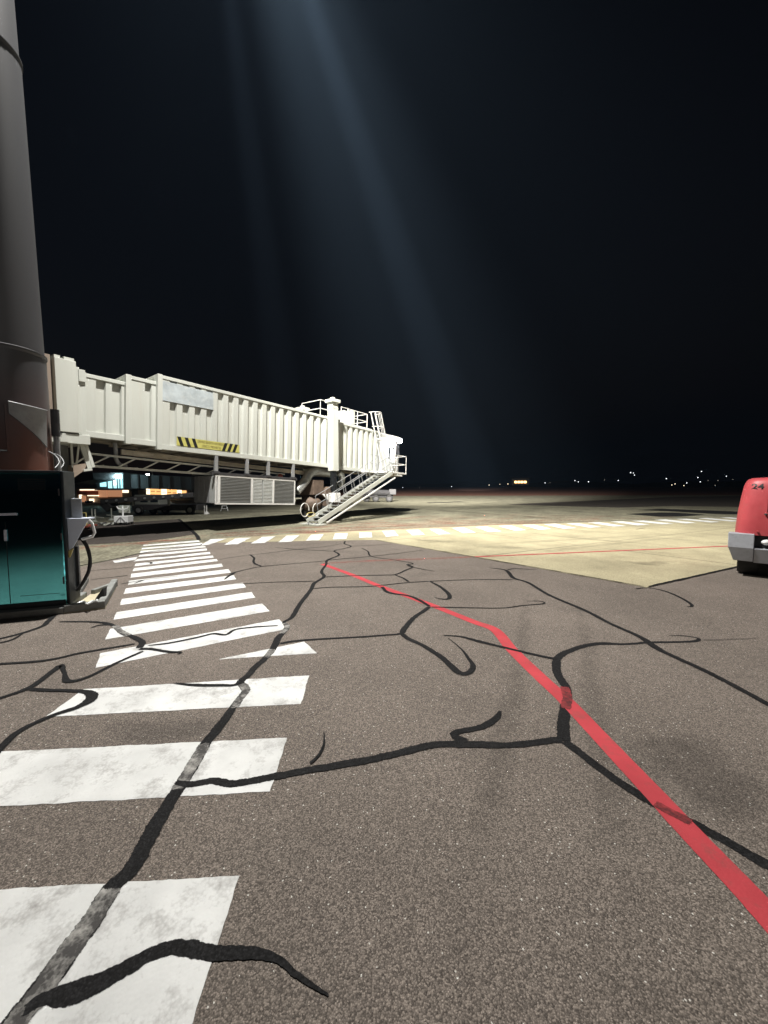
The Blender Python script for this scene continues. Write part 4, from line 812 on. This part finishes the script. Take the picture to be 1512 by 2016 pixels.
num = text('number', '24', 0.165, Fr(TF(0.36, 0.156, 1.985), te, (V((0, 0, 1)) + tb * 0.26), -tb + V((0, 0, 0.26))), 'sign_black', tug, 0.005, sx=1.2)
from mathutils.bvhtree import BVHTree
bvh = BVHTree.FromPolygons([v.co.copy() for v in tug_body.data.vertices], [tuple(p.vertices) for p in tug_body.data.polygons])
for v in num.data.vertices:                       # lay the figures on the curved panel
    h_ = bvh.ray_cast(v.co - tb * 0.6, tb)[0]
    if h_ is not None: v.co = h_ - tb * 0.004
MB().box((0.10, 0.25, 0.40), (2.1, 3.2, 0.94), TF).build('chassis', 'dark_steel', tug)
def bump(x0, x1, y0, name='bumper', full=True):
    pr_ = [(y0, 0.97), (y0 - 0.0, 0.66), (y0 + 0.10, 0.36), (y0 + 0.3, 0.36), (y0 + 0.3, 0.97)]
    ins = 0.10 if full else 0.0
    a = [TF(x0 + (ins if z < 0.5 else 0), y, z) for y, z in pr_]; b = [TF(x1, y, z) for y, z in pr_]
    MB().loft([a, b]).build(name, 'bumper_grey', tug, 0.012)
bump(-0.06, 0.36, -0.04)
MB().loft([[TF(0.364, y, z) for y, z in ((-0.03, 0.66), (0.08, 0.34), (0.28, 0.34), (0.28, 0.66))], [TF(1.78, y, z) for y, z in ((-0.03, 0.66), (0.08, 0.34), (0.28, 0.34), (0.28, 0.66))]]).build('bumper', 'bumper_grey', tug, 0.012)
a = [TF(2.30 - (0.10 if z < 0.5 else 0), y, z) for y, z in [(-0.04, 0.97), (-0.04, 0.66), (0.06, 0.36), (0.26, 0.36), (0.26, 0.97)]]
MB().loft([[TF(1.784, y, z) for y, z in [(-0.04, 0.97), (-0.04, 0.66), (0.06, 0.36), (0.26, 0.36), (0.26, 0.97)]], a]).build('bumper', 'bumper_grey', tug, 0.012)
MB().box((0.364, 0.16, 0.661), (1.78, 0.28, 0.965), TF).build('bumper_recess', 'sign_black', tug)
for x in (0.56, 1.6): MB().sphere(TF(x, 0.10, 0.80), 0.10, 14, 8, (1.1, 0.8, 0.62)).build('headlight', 'white_enamel', tug, smooth=True)
gr = MB().box((0.53, 0.062, 1.45), (1.7, 0.13, 1.84), Fr(TF.o, te, (tb + V((0, 0, 0.0))), (0, 0, 1))).build('grille', 'sign_black', tug)
for i in range(4): MB().box((0.56, 0.045, 1.48 + 0.09 * i), (1.66, 0.061, 1.515 + 0.09 * i), TF).build('slat', 'red_gse', gr)
MB().tube(TF(0.40, 0.07, 1.03), TF(0.40, 0.03, 1.03), 0.02).build('bolt', 'red_gse', tug)
for x in (0.27, 1.95):
    for y in (0.62, 2.6): wheel(TF(x, y, 0.36), te, 0.36, 0.34, tug)
MB().tube(TF(0.50, 0.06, 1.40), TF(0.53, 0.03, 1.40), 0.02).build('hook', 'dark_steel', tug)

# ------------------------------------------------------------------ things under and behind the bridge
def fr_at(x, y, ang=0.0):
    g = G(x, y); c, s = math.cos(ang), math.sin(ang); return Fr(g, (c, s, 0), (-s, c, 0), (0, 0, 1))
# white lit cart with a T stand
F = fr_at(243, 1033, 0.15); u1 = 1 / 37.0
ct = thing('stand_cart', F.o, 'small white box cart carrying an X braced T stand, below the lit cab window', 'cart')
MB().box((-0.33, -0.25, 0.12), (0.33, 0.35, 0.46), F).build('cart_box', 'white_enamel', ct, 0.02)
for a, b in (((-0.24, .14), (0.0, .42)), ((0.24, .14), (0.0, .42)), ((0, .14), (0, .42))): MB().bar(F(a[0], -0.262, a[1]), F(b[0], -0.262, b[1]), 0.03).build('brace', 'grey_steel', ct)
MB().tube(F(0, 0, 0.46), F(0, 0, 1.0), 0.04).build('post', 'white_enamel', ct)
MB().path([F(-0.28, 0, 0.96), F(-0.22, 0, 0.84), F(-0.08, 0, 0.80), F(0.08, 0, 0.80), F(0.22, 0, 0.84), F(0.28, 0, 0.96)], 0.035, 8).build('cradle', 'white_enamel', ct)
MB().box((-0.27, 0.15, 0.60), (0.27, 0.2, 0.99), F).build('backboard', 'van_white', ct)
for x in (-0.28, 0.28):
    for y in (-0.2, 0.3): wheel(F(x, y, 0.09), F.x, 0.09, 0.06, ct)
# baggage dolly with yellow frame
F = fr_at(160, 1042, 0.1)
dl = thing('baggage_dolly', F.o, 'baggage dolly with thin yellow rails and a rust red deck by the cabinet', 'dolly')
MB().box((-0.45, -0.3, 0.10), (0.42, 0.5, 0.19), F).build('deck', 'rust_red', dl, 0.01)
for (a, b) in (((-0.45, .2), (-0.45, .78)), ((0.42, .2), (0.42, .78)), ((-0.45, .78), (0.42, .78)), ((-0.1, .2), (-0.1, .78))): MB().tube(F(a[0], -0.28, a[1]), F(b[0], -0.28, b[1]), 0.02, n=6).build('rail', 'yellow_rail', dl)
for x in (-0.35, 0.33): wheel(F(x, -0.1, 0.1), F.y, 0.1, 0.07, dl)
MB().box((-0.05, 0.1, 0.19), (0.15, 0.3, 0.36), F).build('cargo_bag', 'van_white', dl, 0.03)
# hose stands
for i, (x, y, lab) in enumerate(((185, 1027, 'white twin post hose stand left of the white cart'), (220, 1024, 'single white post stand next to the white cart'))):
    F = fr_at(x, y); t = thing('hose_stand', F.o, lab, 'stand', 'hose stands on the apron')
    for o in ((-0.09, 0.09) if i == 0 else (0,)): MB().tube(F(o, 0, 0.06), F(o, 0, 0.70), 0.035, n=8).build('post', 'van_white', t)
    MB().loft([ring(F.o, 0.2, 0.0, 10), ring(F.o, 0.07, 0.1, 10)]).build('foot', 'van_white', t)
    MB().tube(F(-0.3, 0, 0.30), F(0.5, 0.1, 0.22), 0.025, n=6).build('arm', 'van_white', t)
# heap of hose couplings on the ground
hc = thing('hose_coupling', G(205, 1034), 'tangle of pale hose couplings on the ground left of the white cart', 'hose')
for k in range(6):
    c = G(193 + 5.5 * k, 1036 - (k % 3)) + V((0, 0, 0.09)); MB().path([c + V((math.cos(j * 0.7 + k) * 0.10, 0.08 * math.sin(j * 0.9 + k), 0.05 * math.sin(j + k))) for j in range(7)], 0.035, 6).build('hose_loop', 'van_white' if k % 2 else 'dark_steel', hc)
# van
F = fr_at(268, 1012, -0.05); vn = thing('service_van', F.o, 'pale service van parked side-on under the far boarding bridge', 'van')
prof = [(-0.1, 0.25), (2.55, 0.25), (2.6, 0.55), (1.75, 0.75), (1.25, 1.35), (-0.1, 1.38)]
MB().loft([[F(x, 0, z) for x, z in prof], [F(x, 1.5, z) for x, z in prof]]).build('body', 'van_white', vn, 0.05)
for x in (0.35, 1.1): MB().box((x, -0.012, 0.85), (x + 0.55, -0.001, 1.22), F).build('window', 'night_glass', vn)
for x in (1.25, 2.15): wheel(F(x, 0.05, 0.27), F.y, 0.27, 0.2, vn)
# belt loader: long dark conveyor on a chassis
F = fr_at(212, 1014, 0.0); bl = thing('belt_loader', F.o, 'dark belt loader with a long raised conveyor below the far boarding bridge', 'belt loader')
a = at(205, 987, 25); b = at(384, 974, 26.2)
MB().bar(a, b, 1.1, 0.32).build('conveyor', 'dark_steel', bl, 0.03)
for k in range(9): p = a + (b - a) * (0.1 + 0.1 * k) - V((0, 0.6, 0.0)); MB().tube(p, p + V((0, -0.06, 0)), 0.08, n=10).build('roller', 'grey_steel', bl)
MB().bar(a + V((0.2, 0, -0.05)), V((a.x + 0.6, a.y, 0.5)), 0.9, 0.5).build('drive_housing', 'dark_steel', bl, 0.03)
ch_ = V(((a.x + b.x) / 2, 27.0, 0.45)); MB().box((ch_.x - 2.2, ch_.y, 0.3), (ch_.x + 2.4, ch_.y + 1.4, 0.7)).build('chassis', 'dark_steel', bl, 0.04)
for x in (-1.7, 1.9): wheel(V((ch_.x + x, ch_.y, 0.32)), V((0, 1, 0)), 0.32, 0.2, bl)
for f in (0.3, 0.7): p = a + (b - a) * f; MB().bar(p, V((p.x, p.y, 0.7)), 0.12).build('lift_leg', 'grey_steel', bl)
# stands under the air unit
F = fr_at(407, 1012); js = thing('jack_stand', F.o, 'pale jack stand with a conical foot under the left end of the air unit', 'jack stand')
MB().tube(F(0, 0, 0.1), F(0, 0, 0.62), 0.045).build('post', 'white_frame', js); MB().loft([ring(F.o, 0.2, 0, 10), ring(F.o, 0.06, 0.2, 10)]).build('foot', 'white_frame', js); MB().tube(F(-0.2, 0.1, 0), F(-0.2, 0.1, 0.6), 0.03).build('side_post', 'white_frame', js)
F = fr_at(442, 1006); tr_ = thing('trestle', F.o, 'small white A-frame trestle standing behind the air unit', 'trestle')
for sx_ in (-1, 1): MB().bar(F(sx_ * 0.30, 0, 0), F(sx_ * 0.16, 0, 0.42), 0.05).build('leg', 'white_enamel', tr_)
MB().bar(F(-0.22, 0, 0.2), F(0.22, 0, 0.2), 0.05).bar(F(-0.2, 0, 0.42), F(0.2, 0, 0.42), 0.06).build('cross_bar', 'white_enamel', tr_)

# far boarding bridge with its lit cab
YB = 40.0
def fbox(mb, x0, y0, x1, y1, Y, dep): 
    a = at(x0, y1, Y); b = at(x1, y0, Y); return mb.box((a.x, Y, a.z), (b.x, Y + dep, b.z))
fb = thing('boarding_bridge', (at(250, 960, YB).x, YB, 0), 'dim grey boarding bridge in the background with a brightly lit cab', 'boarding bridge')
a, b = at(190, 963, YB), at(242, 931, YB)
cabf = fbox(MB(), 190, 930, 242, 963, YB, 3.0).build('cab', 'terminal_grey', fb, 0.05)
fbox(MB(), 186, 962.5, 246, 965, YB - 0.3, 3.4).build('cab_floor', 'dark_steel', cabf)
for x0, y0, x1, y1, m in ((197, 942, 208, 958, 'window_cyan'), (213, 938, 240, 961, 'window_cyan'), (224, 944, 227, 955, 'lamp_cyan'), (216, 933.5, 239, 942, 'lamp_cyan')):
    fbox(MB(), x0, y0, x1, y1, YB - (0.06 if m == 'window_cyan' else 0.12), 0.05).build('window' if m == 'window_cyan' else 'lamp', m, cabf)
for x in (221, 230, 235): fbox(MB(), x, 938, x + 1.2, 961, YB - 0.11, 0.04).build('mullion', 'terminal_grey', cabf)
fl = bpy.data.lights.new('far_cab_lamp', 'POINT'); fl.energy = 110; fl.color = (0.6, 0.92, 1.0); fl.shadow_soft_size = 0.3
flo = bpy.data.objects.new('far_cab_lamp_light', fl); COL.objects.link(flo); flo.location = at(228, 938, YB - 1.0)
tn = MB().prism([at(244, 933, 41), at(440, 942, 44), at(440, 966, 44), at(244, 961, 41)], (0.3, 2.4, 0)).build('tunnel', 'terminal_grey', fb)
for k in range(9): 
    f = k / 9; p = at(250 + 21 * k, 934 + 1.0 * k, 40.95 + 0.325 * k); MB().bar(p, p - V((0, 0, 1.45)), 0.12).build('wall_rib', 'terminal_grey', tn)
MB().tube(V((at(262, 960, 42).x, 42.5, 0)), at(262, 950, 42.5), 0.35).build('support_column', 'dark_steel', fb)
MB().prism([at(138, 932, 36), at(182, 930, 36), at(184, 944, 36), at(138, 953, 36)], (0, 3, 0)).build('canopy', 'dark_steel', fb)

# terminal building behind
tb_ = thing('terminal_building', (at(230, 990, 62).x, 62, 0), 'long terminal building with orange lit gate windows behind the far bridge', 'building')
YT = 60.0
fbox(MB(), -260, 942, 396, 984, YT + 0.4, 12).build('wall', 'terminal_grey', tb_)
fbox(MB(), -262, 938, 398, 942.2, YT + 0.2, 12.5).build('roof', 'dark_steel', tb_)
x = 272
for k in range(9):
    x1 = x + 12.0 - 0.35 * k
    w = fbox(MB(), x, 958.5 + 0.9 * k, x1 - 1.2, 975.0 - 0.1 * k, YT + 0.3, 0.15).build('window', ('window_orange', 'window_warm', 'window_orange')[k % 3], tb_)
    fbox(MB(), x + 1.0, 965 + 0.8 * k, x1 - 2.4, 966.2 + 0.8 * k, YT + 0.2, 0.08).build('window_bar', 'dark_steel', w)
    x = x1
gh = thing('gate_lounge', (at(180, 1000, 48).x, 48, 0), 'open lit gate lounge with red ceiling band and pale floor lights at the left', 'building')
fbox(MB(), 152, 962, 240, 1008, 49.0, 5).build('back_wall', 'brown_cladding_and_shade', gh)
fbox(MB(), 152, 966, 192, 974, 48.6, 0.3).build('ceiling_band', 'terminal_red', gh); fbox(MB(), 157, 963.4, 191, 965.4, 48.5, 0.08).build('light_strip', 'window_warm', gh)
fbox(MB(), 172, 975, 194, 976.6, 48.5, 0.08).build('light_strip', 'window_warm', gh)
for i, (x0, x1, y0, y1, m) in enumerate(((157, 160, 973, 1004, 'window_warm'), (161, 168, 976, 992, 'window_dim'), (176, 184, 982, 993, 'window_warm'), (193, 210, 964, 979, 'window_dim'), (212, 239, 963, 978, 'window_dim'), (160, 172, 994, 1001, 'window_orange'), (175, 202, 994, 1001, 'window_orange'), (241, 252, 962, 970, 'window_warm'))):
    fbox(MB(), x0, y0, x1, y1, 48.75 if i < 7 else 48.7, 0.1).build('window', m, gh)
for x0 in (165, 171, 180, 188, 196): fbox(MB(), x0, 990, x0 + 1.2, 1004, 48.4, 0.1).build('mullion', 'dark_steel', gh)
fbox(MB(), 168, 986, 176, 1004, 46, 0.6).build('counter', 'sign_black', gh)
pole = thing('light_pole', (at(300, 960, 75).x, 75, 0), 'white lit pole above the far bridge roof', 'light pole')
MB().tube(V((at(300, 960, 75).x, 75, 0)), at(299.5, 929, 75), 0.14).build('post', 'white_enamel', pole); fbox(MB(), 288, 933.4, 292, 935, 75, 0.3).build('lamp', 'lamp_white', pole)

# grey equipment beneath the cab, behind the stairs
F = fr_at(765, 985, 0.0); gp = thing('ground_power_cart', G(745, 984), 'grey tow cart with a long drawbar behind the stairs under the cab', 'cart')
p0, p1 = at(716, 969, 48), at(772, 971, 50)
MB().tube(p0, p1, 0.40, n=14).build('tank', 'dark_steel', gp, smooth=True)
MB().bar(p0 - V((0, 0, 0.5)), p1 - V((0, 0, 0.5)), 0.5, 0.2).build('frame', 'dark_steel', gp)
for x in (722, 740, 766): wheel(V((at(x, 980, 49).x, 48.6, 0.45)), V((0, 1, 0)), 0.45, 0.3, gp, 'dark_steel')
MB().box((p1.x - 0.4, 49.4, 0.9), (p1.x + 0.5, 50.2, 1.6)).build('engine_box', 'dark_steel', gp, 0.05)

# ------------------------------------------------------------------ far town lights, building and hills
mb = MB()
def ridge(x0, x1, Y, pts):
    n = len(pts); top = [V((x0 + (x1 - x0) * i / (n - 1), Y + 60 * math.sin(i * 1.7), p)) for i, p in enumerate(pts)]
    for i in range(n - 1): mb.add([V((top[i].x, Y - 260, -3)), V((top[i + 1].x, Y - 260, -3)), top[i + 1], top[i]], [(0, 1, 2, 3)]); mb.add([top[i], top[i + 1], V((top[i + 1].x, Y + 500, -3)), V((top[i].x, Y + 500, -3))], [(0, 1, 2, 3)])
ridge(-1500, 2600, 1250, [6 + 9 * abs(math.sin(i * 0.37)) + 4 * math.sin(i * 1.3) + (14 * max(0, (i - 25) / 40)) for i in range(60)])
tag(mb.build('hills', 'hill', None, smooth=True), kind='structure')
LT = [(793, 960.5, 2.3, 0), (787, 962, 1.3, 1), (808, 961.5, 1.0, 2), (826, 960, 1.2, 2), (889, 957.8, 1.4, 0), (963, 955, 1.3, 1), (984, 953.3, 1.0, 1), (1000, 952.8, 1.6, 1), (1073, 950.7, 1.4, 0), (1083, 950.5, 0.8, 2),
      (1132, 946.2, 1.5, 0), (1138.5, 948.7, 1.5, 0), (1158.5, 948.5, 1.8, 0), (1190, 945, 0.9, 2), (1217, 945.8, 1.5, 0), (1241.5, 930.4, 1.8, 0), (1247, 931.2, 1.3, 0), (1249, 935.3, 1.5, 0),
      (1312, 942.3, 1.6, 0), (1322.6, 954.8, 1.4, 1), (1329, 952.7, 1.4, 1), (1346.5, 956, 1.4, 1), (1352, 950.7, 1.5, 0), (1374, 940, 1.6, 0), (1381, 928.2, 1.6, 0), (1378.5, 948.5, 1.5, 0), (1394, 946, 0.8, 2), (1413.5, 946, 1.0, 2), (1408, 955.5, 1.0, 2), (1430, 937.5, 1.4, 0), (1443, 943.5, 0.8, 2), (871, 967, 0.9, 2), (923, 965, 0.8, 2), (1032, 962, 0.9, 2)]
ordn = ['first', 'second', 'third', 'fourth', 'fifth', 'sixth', 'seventh', 'eighth', 'ninth', 'tenth']
LT.sort()
def place(i, n):
    tens = ['', 'twenty-', 'thirty-']; base = ordn + ['eleventh', 'twelfth', 'thirteenth', 'fourteenth', 'fifteenth', 'sixteenth', 'seventeenth', 'eighteenth', 'nineteenth', 'twentieth']
    if i < 20: return base[i]
    return ('twenty-' if i < 29 else 'thirty-' if i > 29 else '') + (ordn[(i - 20) % 10] if i != 29 else 'thirtieth')
for i, (x, y, sz, k) in enumerate(LT):
    Y = 520.0; p = at(x, y, Y); r = sz * 0.26 * 1.25
    t = thing('street_lamp', (p.x, p.y, 0), '%s %s town lamp from the left along the dark horizon' % (place(i, 0), ('white', 'warm', 'dim')[k]), 'street lamp', 'town lamps on the horizon')
    MB().tube(V((p.x, p.y + 0.6, -0.03)), p + V((0, 0.6, 0)), 0.09, n=6).build('post', 'dark_steel', t)
    MB().sphere(p, r, 8, 6).build('lamp', ('town_white', 'town_warm', 'town_dim')[k], t)
hs = thing('lit_building', (at(1025, 950, 560).x, 560, 0), 'low building with orange lit windows on the dark horizon', 'building')
fbox(MB(), 1008, 942, 1042, 955, 561, 8).build('wall', 'terminal_grey', hs); fbox(MB(), 1006, 940, 1044, 942.3, 560.5, 9).build('roof', 'dark_steel', hs)
for x0, x1 in ((1013, 1018), (1019, 1024), (1025, 1030), (1031, 1036.5)): fbox(MB(), x0, 947, x1, 951, 560.6, 0.3).build('window', 'town_orange', hs)

# ------------------------------------------------------------------ haze volume added so the spots draw streaks in the sky
hz = MB().box((-3100, -700, -4.2), (3100, 5300, 46)).build('haze', 'hill'); tag(hz, 'thin added haze that makes the lamp beams show', 'haze', kind='stuff')
hm = bpy.data.materials.new('beam_haze'); hm.use_nodes = True; hnt = hm.node_tree; hnt.nodes.clear()
ho = hnt.nodes.new('ShaderNodeOutputMaterial'); hv_ = hnt.nodes.new('ShaderNodeVolumePrincipled')
hv_.inputs['Color'].default_value = (0.45, 0.68, 1.0, 1); hv_.inputs['Density'].default_value = 0.00014; hv_.inputs['Anisotropy'].default_value = 0.3
hnt.links.new(hv_.outputs[0], ho.inputs['Volume'])
hz.data.materials.clear(); hz.data.materials.append(hm)
